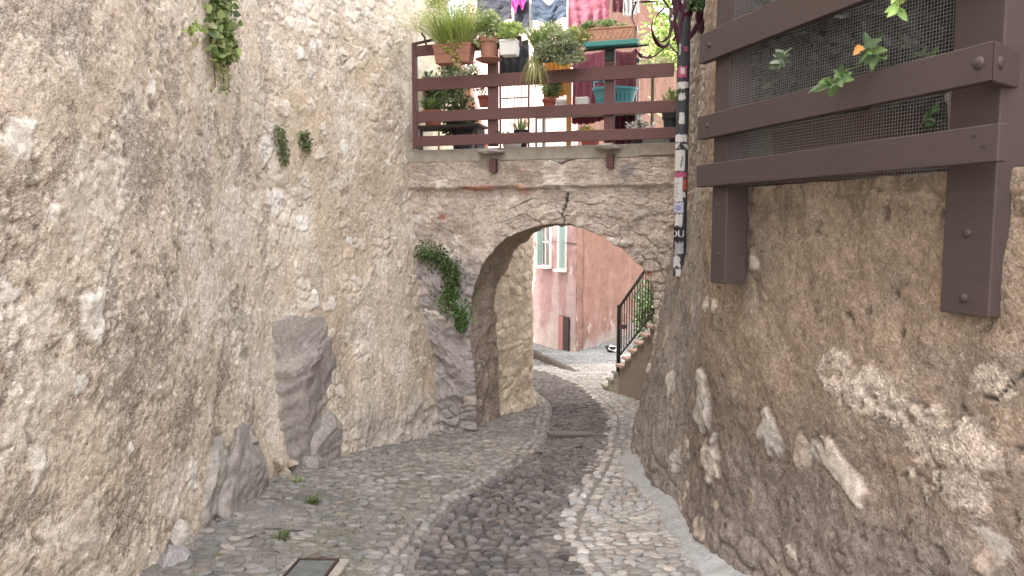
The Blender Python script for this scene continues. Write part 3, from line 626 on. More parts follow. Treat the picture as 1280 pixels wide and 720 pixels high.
# the wall steps down away from the lane
o = gw.finish('rubble_wall', M_RUB, mask=(gw.Z <= 6.0 - (gw.P[..., 1] - 9.3) * .55)[:-1, :-1]); tag(o, 'cream rubble wall behind the fern and planters, left end of the walkway', 'wall')
sw = simple_wall('w', [(1.86, 9.3), (2.2, 10.6), (2.55, 12.4), (3.0, 14.6)], -1.9, 2.4, (.42, .34, .27), (.36, .29, .24), -1, '', res=.04, seed=1)
o = sw.finish('rubble_wall', M_RUB); tag(o, 'rubble wall bordering the outside stairs past the arch', 'wall')

# terraces
def slab(name, poly, z, th, m):
    bm = bmesh.new(); a = [bm.verts.new((x, y, z)) for x, y in poly]; b = [bm.verts.new((x, y, z - th)) for x, y in poly]
    bm.faces.new(a); bm.faces.new(b[::-1]); n = len(poly)
    for i in range(n): bm.faces.new((a[i], b[i], b[(i + 1) % n], a[(i + 1) % n]))
    bmesh.ops.recalc_face_normals(bm, faces=bm.faces); me = bpy.data.meshes.new(name); bm.to_mesh(me); bm.free(); o = link(name, me, m); tag(o, kind='structure'); return o
M_TILE = mat('terrace_tile', (.34, .26, .21), .8, .2, 6, .1)
slab('terrace_floor', [(1.42, 4.62), (1.86, 2.7), (2.22, 1.4), (2.62, -3), (9, -3), (9, 9.3), (2.1, 9.3), (1.7, 6.9), (1.5, 5.6)], 1.79, .35, M_TILE)
slab('terrace_floor', [(1.75, 9.75), (1.9, 9.55), (6, 9.5), (6, 13.2), (2.3, 13.2), (2.0, 11.0)], 2.44, .2, M_TILE)

# rocks at the foot of the left wall
def rock(px, py, off, dims, rz, tilt, col, label, seed, lift=0):
    p, n = lw.point(px, py, off); rot = (Matrix.Rotation(rz, 3, 'Z') @ Matrix.Rotation(tilt, 3, 'X')); p.z += lift
    o = rock_mesh('rock', p, dims, M_RUB, None, seed, col, rot, 18, .075, 6, .60); tag(o, label, 'rock'); return o
GR = (.345, .31, .275)
rock(388, 503, -.055, (.15, .72, 1.0), -.35, .05, GR, 'tall grey slab of rock leaning against the left wall where it bends', 3)
rock(413, 552, -.03, (.13, .34, .42), -.35, .0, (.335, .305, .27), 'lower shoulder of grey rock against the tall slab, nearer the arch', 11)
rock(314, 642, -.05, (.19, .72, .72), .1, 0, (.335, .305, .27), 'upright grey rock at the wall foot behind the manhole cover', 5)
rock(281, 636, -.05, (.15, .46, .66), .1, 0, (.37, .34, .30), 'narrow pale rock fused to the wall left of the upright grey rock', 8)
rock(200, 712, .07, (.12, .17, .17), .3, 0, (.34, .325, .31), 'small rounded grey boulder at the bottom left by the wall', 6)
rock(222, 690, .02, (.08, .12, .20), .3, 0, (.5, .46, .4), 'pale rock wedged between wall and small rounded boulder', 9)
rock(318, 556, -.01, (.11, .24, .15), .1, 0, (.40, .355, .31), 'blocky stone resting on top of the upright grey rock', 12)
rock(380, 585, .10, (.13, .22, .14), -.3, 0, (.33, .30, .27), 'squat dark stone at the foot of the tall slab', 15)
for i, (a, b) in enumerate([(352, 592), (362, 580), (358, 610), (372, 603), (345, 578)]):
    p, n = lw.point(a, b, .03); o = rock_mesh('rubble_stone', p, (.06, .09, .05), M_RUB, None, 30 + i, (.45, .38, .30), Matrix.Rotation(i, 3, 'Z'), 10, .08, 4)
    tag(o, 'small tan stone in the loose rubble heap between the two grey rocks', 'stone', 'loose stones at the wall foot')

# cement fillet along the right wall foot
def fillet():
    n = 420; t = np.linspace(0, 1, n); b = catmull([tuple(x) for x in RB], n * 3); b = b[(b[:, 1] > 3.2) & (b[:, 1] < 8.0)]; b = b[::-1]
    sg = np.concatenate([[0], np.cumsum(np.hypot(*np.diff(b, axis=0).T))]); s1 = np.linspace(0, sg[-1], n); p = np.stack([np.interp(s1, sg, b[:, k]) for k in (0, 1)], 1)
    d = np.gradient(p, axis=0); d /= np.linalg.norm(d, axis=1, keepdims=True); nn = np.stack([-d[:, 1], d[:, 0]], 1)
    if nn[:, 0].mean() > 0: nn = -nn
    prof = [(-.12, .10), (-.02, .075), (.03, .055), (.07, .045), (.105, .036), (.13, .018), (.15, -.02)]; V = []
    prof = [(np.interp(k, range(7), [q[0] for q in prof]), np.interp(k, range(7), [q[1] for q in prof])) for k in np.linspace(0, 6, 19)]
    wig = 1 + .6 * fbm(s1, s1 * 0, .35, 3, 2); fade = sstep(0, .2, s1) * sstep(sg[-1], sg[-1] - .5, s1)
    for (o_, z_) in prof:
        off = np.where(o_ > 0, o_ * wig * (.35 + .65 * fade), o_); q = p + nn * off[:, None]; 
        V.append(np.stack([q[:, 0], q[:, 1], gz(q[:, 1]) + relief(q[:, 0], q[:, 1]) + z_ * (.4 + .6 * fade) + .016 * fbm(q[:, 0], q[:, 1], .12, 4, 1)], 1))
    V = np.stack(V, 1); o = mesh_np('cement_kerb', V.reshape(-1, 3), grid_faces(n, len(prof)), None, M_RUB2, None, np.ones((n * len(prof), 3)) * np.array([.33, .335, .33]), np.full(n * len(prof), .2)); tag(o, kind='structure')
fillet()

# manhole cover bottom left
g0 = GP(386, 724); mh = empty('manhole_cover', g0, 'rectangular grey metal cover set in the cobbles at bottom left', 'manhole cover')
tz = math.atan(-SLOPE); RM = Matrix.Rotation(tz, 3, 'X') @ Matrix.Rotation(-.03, 3, 'Z')
gzc = float(gz(g0.y) + relief(g0.x, g0.y)) + .03
mb = MB(); W2, L2 = .115, .19
for sx, sy, a, b in ((0, 1, W2 * 2 + .02, .012), (0, -1, W2 * 2 + .02, .012), (1, 0, .012, L2 * 2), (-1, 0, .012, L2 * 2)):
    mb.box(Vector((g0.x, g0.y, gzc)) + RM @ Vector((sx * W2, sy * L2, .004)), (a, b, .03), RM)
mb.build('frame', mat('rusty_iron', (.07, .05, .04), .8, .3, 30, .2), mh, .002)
lid = MB().box(Vector((g0.x, g0.y, gzc)) + RM @ Vector((0, 0, -.002)), (W2 * 2 - .016, L2 * 2 - .016, .02), RM).build('lid', mat('grey_cover', (.17, .18, .175), .6, .3, 14, .3, metal=.3), mh, .002)
mb = MB()
for i in range(9):
    for j in range(14): mb.box(Vector((g0.x, g0.y, gzc)) + RM @ Vector((-.088 + .022 * i, -.163 + .025 * j, .0085)), (.013, .004, .0025), RM @ Matrix.Rotation(.7 if (i + j) % 2 else -.7, 3, 'Z'))
mb.build('tread_pattern', MATS['grey_cover'], lid)
mb = MB().box(Vector((g0.x, g0.y, gzc)) + RM @ Vector((0, 0, -.03)), (W2 * 2 + .12, L2 * 2 + .12, .055), RM).build('surround', M_CON, mh, .01)

# row of slanted setts (drain) across the central strip
g0 = GP(713, 545); dr = empty('drain_channel', g0, 'cross drain of narrow pale slanted stone bars in the middle of the lane', 'drain')
zc0 = float(gz(g0.y) + relief(g0.x, g0.y)) + .012
MB().box((g0.x, g0.y, zc0 - .01), (.52, .24, .05), Matrix.Rotation(tz, 3, 'X')).build('bed', mat('drain_bed', (.10, .09, .08), .9), dr)
for i in range(13):
    MB().box((g0.x - .24 + .04 * i, g0.y, zc0 + .016), (.02, .22, .025), Matrix.Rotation(tz, 3, 'X') @ Matrix.Rotation(.25, 3, 'Z')).build('bar', mat('pale_stone_bar', (.24, .225, .205), .85, .2, 25, .2), dr, .004)

# low stone kerb and raised ground past the arch
def kerb():
    a = np.array([(.1, 22.2), (.55, 20.6), (.85, 19.2), (1.15, 17.6), (1.42, 16.2)]); p = catmull(a, 60); n = 60; hh = np.linspace(.30, .02, n)
    d = np.gradient(p, axis=0); d /= np.linalg.norm(d, axis=1, keepdims=True); nn = np.stack([d[:, 1], -d[:, 0]], 1)
    V = []
    for o_, z_ in ((-.10, -.1), (-.08, .85), (-.02, 1), (.06, 1.02), (.10, .9), (.14, -.1)):
        q = p + nn * o_ * -1 if False else p - nn * (-o_)
        V.append(np.stack([q[:, 0], q[:, 1], gz(q[:, 1]) + z_ * hh + .03 * fbm(q[:, 0], q[:, 1] + o_, .3, 3, 1)], 1))
    V = np.stack(V, 1); o = mesh_np('kerb_stone', V.reshape(-1, 3), grid_faces(n, 6), None, M_RUB2, None, np.ones((n * 6, 3)) * np.array([.09, .076, .064]), np.full(n * 6, .4)); tag(o, 'low brown stone kerb tapering into the cobbles beyond the arch', 'kerb')
kerb()

# ------------------------------------------------------------------ helpers: foliage, cloth
def unit(v): return v / (np.linalg.norm(v, axis=-1, keepdims=True) + 1e-9)
M_LEAF = mat('leaf', (1, 1, 1), .5, .12, 30, .05, attr=True, trans=.35, spec=.4)
M_STEM = mat('stem', (.10, .085, .05), .85, .2, 40, .1)
def leaves(name, Pn, D, size, aspect, cols, parent=None, m=None, fold=.18, ref=None):
    n = len(Pn); D = unit(D); side = unit(np.cross(D, rng.normal(size=(n, 3)) if ref is None else unit(ref + .35 * rng.normal(size=(n, 3))))); up = np.cross(side, D); sz = np.asarray(size)[:, None]
    V = np.zeros((n, 6, 3)); V[:, 0] = Pn; V[:, 1] = Pn + D * sz * .35 + side * sz * aspect * .5 + up * sz * fold * .5; V[:, 2] = Pn + D * sz * .72 + side * sz * aspect * .36 + up * sz * fold * .3
    V[:, 3] = Pn + D * sz - up * sz * fold * .5; V[:, 4] = Pn + D * sz * .72 - side * sz * aspect * .36 + up * sz * fold * .3; V[:, 5] = Pn + D * sz * .35 - side * sz * aspect * .5 + up * sz * fold * .5
    o = (np.arange(n) * 6)[:, None]; Q = (np.array([[0, 1, 2, 3], [0, 3, 4, 5]]).ravel()[None] + o).reshape(-1, 4)
    return mesh_np(name, V.reshape(-1, 3), Q, None, m or M_LEAF, parent, np.repeat(cols, 6, 0))
def tones(n, cols, v=.25):
    c = np.array(cols)[rng.integers(0, len(cols), n)]; return np.clip(c * (1 + rng.normal(0, v, (n, 1))), .005, .9)
def crown_pts(c, r, n, clumps=14, spread=.38, shell=.75):
    cc = unit(rng.normal(size=(clumps, 3))) * (rng.random((clumps, 1)) ** .4) * shell; k = rng.integers(0, clumps, n)
    p = cc[k] + unit(rng.normal(size=(n, 3))) * (rng.random((n, 1)) ** .5) * spread
    return np.array(c) + p * np.array(r), unit(p + .5 * (p - cc[k]) + 1e-3)
def bush(name, c, r, n, size, cols, parent=None, aspect=.55, clumps=14, spread=.4, upb=.3, m=None, fold=.18):
    p, d = crown_pts(c, r, n, clumps, spread); D = d + .7 * rng.normal(size=(n, 3)) + np.array([0, 0, upb])
    return leaves(name, p, D, size * (1 + .3 * rng.normal(size=n)).clip(.4, 1.8), aspect, tones(n, cols), parent, m, fold)
def blades(name, c, n, length, cols, parent=None, spread=.8, droop=.5, wd=.008, rad=.04, seg=5, up=1.0, m=None):
    a = rng.random(n) * 2 * np.pi; s = spread * rng.random(n) ** .6; L = length * rng.uniform(.55, 1.1, n); d = np.stack([np.cos(a) * s, np.sin(a) * s, np.full(n, up)], 1); d = unit(d)
    o = np.array(c) + np.stack([np.cos(a), np.sin(a), np.zeros(n)], 1) * rad * rng.random((n, 1)); side = unit(np.cross(d, [0, 0, 1]) + 1e-3); V = np.zeros((n, seg + 1, 2, 3))
    for k in range(seg + 1):
        t = k / seg; p = o + d * (L * t)[:, None]; p[:, 2] -= droop * L * t * t * (1 if up > 0 else .2); w_ = wd * (1 - t) ** .6 * (.6 + .6 * min(1, t * 4)) * .5
        V[:, k, 0] = p - side * w_; V[:, k, 1] = p + side * w_
    idx = np.arange(n * (seg + 1) * 2).reshape(n, seg + 1, 2); Q = np.stack([idx[:, :-1, 0], idx[:, :-1, 1], idx[:, 1:, 1], idx[:, 1:, 0]], -1).reshape(-1, 4)
    return mesh_np(name, V.reshape(-1, 3), Q, None, m or M_LEAF, parent, np.repeat(tones(n, cols), (seg + 1) * 2, 0))
def cloth(name, a, b, drop, m, label, cat='laundry', folds=6, depth=.035, group=None, sag=.03, neck=0, taper=0, parent=None, seed=0):
    a, b = np.array(a), np.array(b); nu, nv = 60, 40; u = np.linspace(0, 1, nu); v = np.linspace(0, 1, nv); U, V_ = np.meshgrid(u, v, indexing='ij')
    d = b - a; n = np.array([-d[1], d[0], 0]); n /= np.linalg.norm(n); X = a[None, None] + d * U[..., None]
    top = -sag * np.sin(np.pi * U) - neck * np.exp(-((U - .5) / .2) ** 2); X[..., 2] += top - (drop * (1 - taper * np.abs(U - .5)) + .02 * fbm(U * 3, V_ * 0, .8, 2, seed)) * V_ - top * V_ * .5
    f = (np.sin(U * folds * 2 * np.pi + 2 * fbm(U, V_, .6, 2, seed)) * depth * (.35 + .65 * V_) + .02 * fbm(U * 1.0, V_, .25, 4, seed + 1)); X += n * f[..., None]
    o = mesh_np(name, X.reshape(-1, 3), grid_faces(nu, nv), None, m, parent); so_ = o.modifiers.new('thick', 'SOLIDIFY'); so_.thickness = .004
    if not parent: tag(o, label, cat, group)
    return o

# ------------------------------------------------------------------ walkway railing over the arch
rail = empty('timber_railing', a_pt(-1.3, 2.47, .12), 'brown stained timber railing with four boards across the walkway above the arch', 'railing')
u0, u1 = a_uv(on_arch(521, 150, .14))[0], a_uv(on_arch(846, 150, .14))[0]
for i, (z0_, z1_) in enumerate([(2.505, 2.625), (2.785, 2.915), (3.155, 3.30), (3.56, 3.68)]):
    ua = u0 if i else u0 - .0; a = a_pt(ua, (z0_ + z1_) / 2, .14); b = a_pt(u1 - (.02 * i), (z0_ + z1_) / 2 + (.01 if i == 2 else 0), .14)
    if i == 3: b = a_pt(a_uv(on_arch(652, 60, .14))[0], (z0_ + z1_) / 2 + .03, .14)
    MB().beam(a, b, z1_ - z0_, .035).build('rail_board', M_BRN, rail, .005)
for px, wd in ((616, .11), (762, .11)):
    uu = a_uv(on_arch(px, 120, .08))[0]; MB().box(a_pt(uu, 3.10, .068), (wd, .09, 1.22), rotA).build('post', M_BRN, rail, .004)
MB().box(a_pt(u0 - .02, 3.10, .14), (.05, .06, 1.24), rotA).build('end_post', M_BRN, rail, .004)
MB().tube([a_pt(u0 - .03, 3.70, .16), a_pt(u0 + .10, 3.73, .12), a_pt(u0 + .22, 3.74, .14)], .018).build('hook_bar', M_BRN, rail)
MB().tube([a_pt(u0 + .16, 3.62, .17), a_pt(u0 + .13, 3.76, .18), a_pt(u0 + .09, 3.82, .18)], .012).build('hook', M_BRN, rail)

M_TER = mat('terracotta', (.33, .165, .115), .8, .2, 10, .1); M_TER2 = mat('pale_terracotta', (.44, .25, .17), .8, .2, 14, .1)
M_SOIL = mat('soil', (.05, .035, .025), .95, .3, 40, .4); M_WHT = mat('white_plastic', (.68, .68, .66), .5, .05, 8, .02)
M_TEAL = mat('teal_plastic', (.06, .26, .25), .45, .1, 9, .03); M_AQUA = mat('aqua_plastic', (.12, .38, .44), .4, .06, 8, .02); M_GALV = mat('grey_metal_tube', (.30, .31, .32), .4, .1, 20, .03, metal=.7); M_DARK = mat('dark_plastic', (.03, .03, .035), .5, .1, 9, .02)
def round_pot(name, c, r, h, m, label, cat='flower pot', saucer=False, rim=True, group=None):
    t = empty(name, c, label, cat, group); mb = MB(); mb.lathe(c, [(r * .68, 0), (r * .74, h * .1), (r * .9, h * .74), (r * .92, h * .76), (r * (1.06 if rim else .95), h * .78), (r * (1.08 if rim else .97), h), (r * .9, h), (r * .86, h * .86)], 28); mb.build('pot_body', m, t, smooth=False)
    MB().lathe(Vector(c) + Vector((0, 0, h * .85)), [(r * .86, 0), (r * .86, .008)], 20).build('soil', M_SOIL, t)
    if saucer: MB().lathe(Vector(c) - Vector((0, 0, .025)), [(r * .8, 0), (r * 1.35, .03), (r * 1.32, .036), (r * .7, .012)], 28).build('saucer', m, t)
    return t
def box_pot(name, c, w_, d_, h, m, label, cat='planter', taper=.88, ribs=True):
    t = empty(name, c, label, cat); c = Vector(c)
    mb = MB(); mb.box(c + Vector((0, 0, h * .45)), (w_, d_, h * .9), rotA, taper); mb.box(c + Vector((0, 0, h * .93)), (w_ * 1.03, d_ * 1.08, h * .14), rotA)
    if ribs: mb.box(c + Vector((0, 0, h * .5)) + AN * d_ * .47, (w_ * .9, .012, h * .04), rotA)
    mb.build('planter_body', m, t, .006); MB().box(c + Vector((0, 0, h * 1.0)), (w_ * .93, d_ * .9, .012), rotA).build('soil', M_SOIL, t); return t
OFF = .24
p = on_arch(568, 80, OFF); box_pot('planter', p, .46, .18, .215, M_TER, 'oblong terracotta planter at the left end of the railing, under the tall fern')
t = empty('fern', p + Vector((0, 0, .22)), 'tall feathery yellow green fern in the oblong planter at far left', 'plant'); cc = p + Vector((0, 0, .2))
for k in range(3):
    blades('frond', cc + AD * (k - 1) * .12, 420, .88, [(.42, .52, .16), (.32, .44, .12), (.52, .58, .22)], t, 1.1, .45, .006, .08)
pp, dd = crown_pts(cc + Vector((-.05, 0, .3)), (.42, .2, .40), 3800, 20, .35); leaves('foliage', pp, dd + rng.normal(size=pp.shape) * .6, np.full(len(pp), .035), .16, tones(len(pp), [(.42, .52, .16), (.5, .58, .2), (.32, .42, .12)]), t)
t = empty('trailing_plant', p + Vector((0, 0, .22)), 'yellow green succulent spilling over the front of the oblong planter', 'plant'); q = p + AN * .11 + AD * .02
bush('foliage', q + Vector((0, 0, .19)), (.22, .05, .09), 420, .03, [(.45, .48, .18), (.50, .40, .15), (.32, .42, .12)], t, .7, 10, .3)
bush('foliage', q + Vector((0, 0, .05)) + AD * .05, (.04, .03, .14), 120, .028, [(.5, .45, .18), (.55, .40, .22)], t, .7, 8, .3)
p = on_arch(611, 75, OFF - .02); round_pot('flower_pot', p, .115, .24, M_TER, 'round terracotta pot on a saucer, second pot from the left', saucer=True)
t = empty('potted_plant', p + Vector((0, 0, .22)), 'variegated leafy plant in the round terracotta pot on the saucer', 'plant')
bush('foliage', p + Vector((-.01, 0, .35)), (.17, .14, .20), 1100, .05, [(.26, .36, .14), (.5, .56, .34), (.38, .48, .2), (.58, .6, .42)], t, .6, 12, .4)
MB().tube([p + Vector((0, 0, .2)), p + Vector((-.02, 0, .4)), p + Vector((-.03, 0, .5))], .006).build('stem', M_STEM, t)
p = on_arch(637, 70, OFF - .03); box_pot('planter', p, .20, .17, .17, M_WHT, 'small square white pot between round terracotta pot and the grey green bush', ribs=False)
t = empty('potted_plant', p + Vector((0, 0, .16)), 'lime green leafy plant in the small square white pot', 'plant')
bush('foliage', p + Vector((0, 0, .25)), (.17, .12, .12), 750, .04, [(.46, .56, .2), (.52, .6, .26), (.34, .46, .14)], t, .7, 10, .45)
M_WIRE = mat('dark_wire', (.03, .03, .03), .5, .1, 10, .02)
q = on_arch(702, 79, OFF); t0 = empty('planter', q, 'dark oblong planter almost hidden under the grey green bush', 'planter'); MB().box(q + AD * -.08 + Vector((0, 0, .11)), (.44, .16, .16), rotA).build('planter_body', M_DARK, t0, .006)
MB().box(q + AD * -.08 + Vector((0, 0, .195)), (.40, .13, .01), rotA).build('soil', M_SOIL, t0)
t = empty('bush', q + Vector((0, 0, .2)), 'dense grey green small leaved bush in the middle of the railing', 'plant')
for a, r_, n_, cl_ in (((-.08, 0, .26), (.30, .17, .20), 3200, [(.34, .40, .20), (.46, .52, .30), (.55, .58, .40), (.36, .44, .2)]), ((.20, 0, .28), (.26, .15, .14), 1600, [(.46, .54, .2), (.56, .56, .26), (.38, .46, .16)]), ((.0, -.12, .10), (.38, .07, .16), 2600, [(.26, .3, .15), (.42, .46, .3)])):
    bush('foliage', q + Vector(a), r_, n_, .027, cl_, t, .55, 22, .32)
q = on_arch(672, 62, OFF + .05); t = empty('spider_plant', q, 'spiky strap leaved plant with blades hanging below the rail beside the grey green bush', 'plant')
blades('foliage', q + Vector((0, 0, .02)), 130, .42, [(.30, .40, .14), (.45, .50, .22), (.2, .3, .1)], t, .9, .35, .013, .07)
blades('foliage', q + Vector((-.02, 0, -.05)), 120, .45, [(.30, .36, .14), (.42, .44, .22), (.45, .36, .16)], t, .5, .1, .010, .09, up=-1.0)
# lattice planter on a teal tray
q = on_arch(765, 52, OFF - .06); t = empty('planter', q, 'pale orange planter with a lattice relief standing on a teal tray at right', 'planter')
mb = MB(); mb.box(q + Vector((0, 0, .055)), (.52, .16, .13), rotA, .95); mb.box(q + Vector((0, 0, .130)), (.545, .18, .022), rotA); bdy = mb.build('planter_body', M_TER2, t, .005)
mb = MB()
for k in range(9):
    for sg in (-1, 1): mb.beam(q + AD * (-.22 + .055 * k - sg * .02) + AN * .082 + Vector((0, 0, .015)), q + AD * (-.22 + .055 * k + sg * .02) + AN * .084 + Vector((0, 0, .105)), .010, .006, up=AN)
mb.build('lattice_relief', mat('cream_lattice', (.60, .36, .25), .8), bdy)
MB().box(q + Vector((0, 0, -.035)), (.60, .22, .05), rotA, .93).build('tray', M_TEAL, t, .005); MB().tube([q + AD * -.36 + Vector((0, 0, -.08)), q + AD * .4 + Vector((0, 0, -.06))], .012).build('support_bar', M_DARK, t)
MB().tube([q + AD * .28 + Vector((0, 0, .13)) + AN * .05, q + AD * .30 + Vector((0, 0, .04)) + AN * .12, q + AD * .36 + Vector((0, 0, .0)) + AN * .08, q + AD * .40 + Vector((0, 0, .06))], .006).build('handle', M_WHT, t)
t = empty('potted_plant', q + Vector((0, 0, .14)), 'low pale green growth in the lattice planter', 'plant')
bush('foliage', q + Vector((-.05, 0, .17)), (.28, .09, .07), 800, .035, [(.34, .44, .2), (.44, .5, .3), (.24, .34, .12)], t, .4, 12, .35)
q2 = on_arch(762, 66, .09); MB().box(q2 + Vector((0, 0, -.02)), (.10, .075, .14), rotA).build('post_top', mat('dark_green_paint', (.03, .045, .04), .6), rail, .003)

# behind the boards, standing on the walkway
def back(px, py, off): return on_arch(px, py, -off)
FL = 2.485
def onfloor(px, off): p = back(px, 160, off); return Vector((p.x, p.y, FL))
shelf_c = onfloor(560, .40); sh = empty('bench', shelf_c, 'low dark wooden bench behind the boards at the left, carrying pots', 'bench')
MB().box(shelf_c + Vector((0, 0, .30)), (.95, .34, .035), rotA).build('bench_top', mat('dark_old_wood', (.055, .045, .04), .85, .2, 14, .2), sh, .004)
for k in (-1, 1): MB().box(shelf_c + AD * k * .42 + Vector((0, 0, .14)), (.04, .28, .282), rotA).build('leg', MATS['dark_old_wood'], sh)
p = shelf_c + AD * -.20 + Vector((0, 0, .318)); p.z = 2.80; round_pot('flower_pot', p, .13, .20, mat('red_pot', (.36, .10, .07), .6), 'wide red pot behind the boards at the far left')
t = empty('spider_plant', p + Vector((0, 0, .18)), 'spiky dark green plant in the wide red pot at far left', 'plant'); blades('foliage', p + Vector((-.02, 0, .17)), 150, .42, [(.12, .22, .06), (.22, .32, .12), (.08, .15, .04)], t, .9, .45, .014, .06)
p = onfloor(580, .62); round_pot('flower_pot', p + Vector((0, 0, 0)), .18, .34, M_DARK, 'large dark pot behind the boards holding the white flecked bush')
t = empty('bush', p + Vector((0, 0, .3)), 'bush flecked with tiny white flowers behind the upper left boards', 'plant')
bush('foliage', p + Vector((-.02, 0, .86)), (.38, .2, .36), 3400, .03, [(.16, .24, .09), (.26, .34, .15), (.10, .16, .06)], t, .5, 24, .3); bush('blossom', p + Vector((-.02, -.06, .92)), (.38, .2, .26), 900, .018, [(.62, .62, .55), (.5, .54, .42)], t, .9, 24, .3)
MB().tube([p + Vector((0, 0, .3)), p + Vector((.02, 0, .6)), p + Vector((-.04, 0, .9))], .012).build('stem', M_STEM, t)
p = back(605, 127, .2); p.z = 2.99; hp = round_pot('flower_pot', p, .075, .13, MATS['red_pot'], 'small red pot hanging behind the boards left of the first post')
MB().tube([p + Vector((.07, 0, .12)), p + Vector((0, 0, .4)), p + Vector((-.07, 0, .12))], .003, 5).build('hanger', M_WIRE, hp)
for (px_, o_, zz_, rr_, nn2_, lab_) in ((572, .55, .42, (.30, .15, .26), 1500, 'dusky green shrub behind the two lower boards at the left'), (548, .9, .9, (.26, .2, .3), 1500, 'leafy shrub against the cream wall behind the upper left boards')):
    q = onfloor(px_, o_); t = empty('shrub', q, lab_, 'shrub'); bush('foliage', q + Vector((0, 0, zz_)), rr_, nn2_, .05, [(.10, .14, .07), (.16, .21, .1), (.07, .1, .05)], t, .5, 16, .4)
    MB().tube([q, q + Vector((.02, 0, zz_))], .012).build('stem', M_STEM, t)
# tubular grey metal rack
rk_ = onfloor(643, .35); t = empty('metal_rack', rk_, 'grey tubular metal rack with thin bars standing left of the orange cloth', 'rack')
h_ = 1.28; a, b = rk_ - AD * .18, rk_ + AD * .18
MB().tube([a, a + Vector((0, 0, h_ - .06)), a + Vector((0, 0, h_)) + AD * .05, b + Vector((0, 0, h_)) - AD * .05, b + Vector((0, 0, h_ - .06)), b], .013).build('frame', M_GALV, t, smooth=True)
mb = MB()
for k in range(1, 8): q = a.lerp(b, k / 8); mb.tube([q + Vector((0, 0, .05)), q + Vector((0, 0, h_ - .01))], .004, 6)
mb.build('bars', M_GALV, t)
MB().tube([a + Vector((0, 0, .62)), b + Vector((0, 0, .62))], .009).build('crossbar', M_GALV, t)
cloth('cloth', a + AN * .02 + Vector((0, 0, h_ + .02)), b + AN * .02 + Vector((0, 0, h_ + .02)), .42, mat('charcoal_cloth', (.035, .037, .045), .85), 'dark grey cloth folded over the tubular rack', 'laundry', 4, .015)
p = onfloor(640, .16); tb = round_pot('flower_pot', p, .14, .10, M_WHT, 'shallow pale bowl planted with bright herbs at the foot of the rack')
t = empty('herb_plant', p + Vector((0, 0, .08)), 'bright green herbs in the shallow bowl behind the lowest board', 'plant'); bush('foliage', p + Vector((0, 0, .14)), (.22, .12, .10), 900, .028, [(.18, .32, .08), (.28, .42, .12)], t, .7, 12, .4)
p = back(655, 140, .28); p.z = 2.79; q = onfloor(652, .28); hp = round_pot('flower_pot', q, .09, .22, M_DARK, 'small dark pot holding the spiky plant beside the rack'); t = empty('spider_plant', q + Vector((0, 0, .2)), 'small spiky plant in a dark pot between rack and table', 'plant'); blades('foliage', q + Vector((-.02, 0, .2)), 70, .34, [(.16, .26, .08), (.25, .34, .12)], t, .9, .3, .012, .05)
# folding table and what stands on it
tp = onfloor(735, .52); t = empty('folding_table', tp, 'narrow pale folding table behind the middle boards', 'table'); TT = .42
MB().box(tp + Vector((0, 0, TT)), (1.35, .42, .03), rotA).build('table_top', mat('pale_laminate', (.5, .46, .42), .5), t, .005)
for sx in (-1, 1):
    for sy in (-1, 1): MB().tube([tp + AD * sx * .6 + AN * sy * .17, tp + AD * sx * .6 + AN * sy * .17 + Vector((0, 0, TT - .02))], .014).build('leg', M_GALV, t)
def ontable(px): p = back(px, 140, .42); return Vector((p.x, p.y, FL + TT + .016))
p = ontable(687); round_pot('flower_pot', p, .085, .16, MATS['red_pot'], 'small dark red pot on the table holding a round green bush'); t = empty('bush', p + Vector((0, 0, .15)), 'round dark green bush in the small red pot on the table', 'plant')
bush('foliage', p + Vector((0, 0, .30)), (.19, .15, .15), 1500, .028, [(.10, .18, .06), (.18, .27, .10)], t, .6, 14, .4); MB().tube([p + Vector((0, 0, .13)), p + Vector((0, 0, .3))], .008).build('stem', M_STEM, t)
p = ontable(702); round_pot('flower_pot', p, .075, .14, M_WHT, 'small white pot on the table right of the round green bush')
p = ontable(728); mt_ = MB(); mt_.box(p + Vector((0, 0, .08)), (.16, .12, .16), rotA, .9); o = mt_.build('storage_tub', M_WHT, None, .01); tag(o, 'white plastic tub on the table left of the aqua basket', 'tub')
p = ontable(768) + AN * -.02; t = empty('laundry_basket', p, 'aqua plastic laundry basket on the right half of the table', 'basket')
mb = MB(); mb.lathe(p, [(.17, 0), (.22, .22), (.235, .225), (.235, .25), (.215, .25), (.205, .22), (.155, .012)], 32, 1.15, .75); mb.build('basket_body', M_AQUA, t, smooth=False)
mb = MB()
for k in range(-4, 5): mb.box(p + AD * k * .045 + AN * (.158 * math.sqrt(max(0, 1 - (k * .045 / .25) ** 2)) + .004) + Vector((0, 0, .13)), (.012, .006, .09), rotA)
mb.build('slot', mat('basket_slot', (.02, .14, .17), .6), t)
MB().tube([p - AD * .24 + Vector((0, 0, .24)), p - AD * .25 + Vector((0, 0, .33)), p - AD * .15 + Vector((0, 0, .36)), p - AD * .08 + Vector((0, 0, .25))], .012).build('handle', M_AQUA, t)
p = onfloor(711, .30); MBp = MB().box(p + Vector((0, 0, .42)), (.055, .055, .86), rotA).build('wooden_stake', mat('ochre_timber', (.42, .22, .08), .7, .2, 12, .2, stretch=(1, 1, 8)), None, .004); tag(MBp, 'ochre square timber stake standing between the two posts', 'stake')
p = onfloor(798, .25); round_pot('flower_pot', p + Vector((0, 0, 0)), .09, .12, M_DARK, 'small black pot of white flowers behind the lowest board at right'); t = empty('flowering_plant', p + Vector((0, 0, .1)), 'white blossoms in the small black pot near the right end', 'plant')
bush('foliage', p + Vector((0, 0, .18)), (.15, .1, .10), 300, .03, [(.10, .16, .06)], t); bush('blossom', p + Vector((0, -.03, .2)), (.16, .1, .10), 120, .035, [(.7, .66, .62)], t, .9)
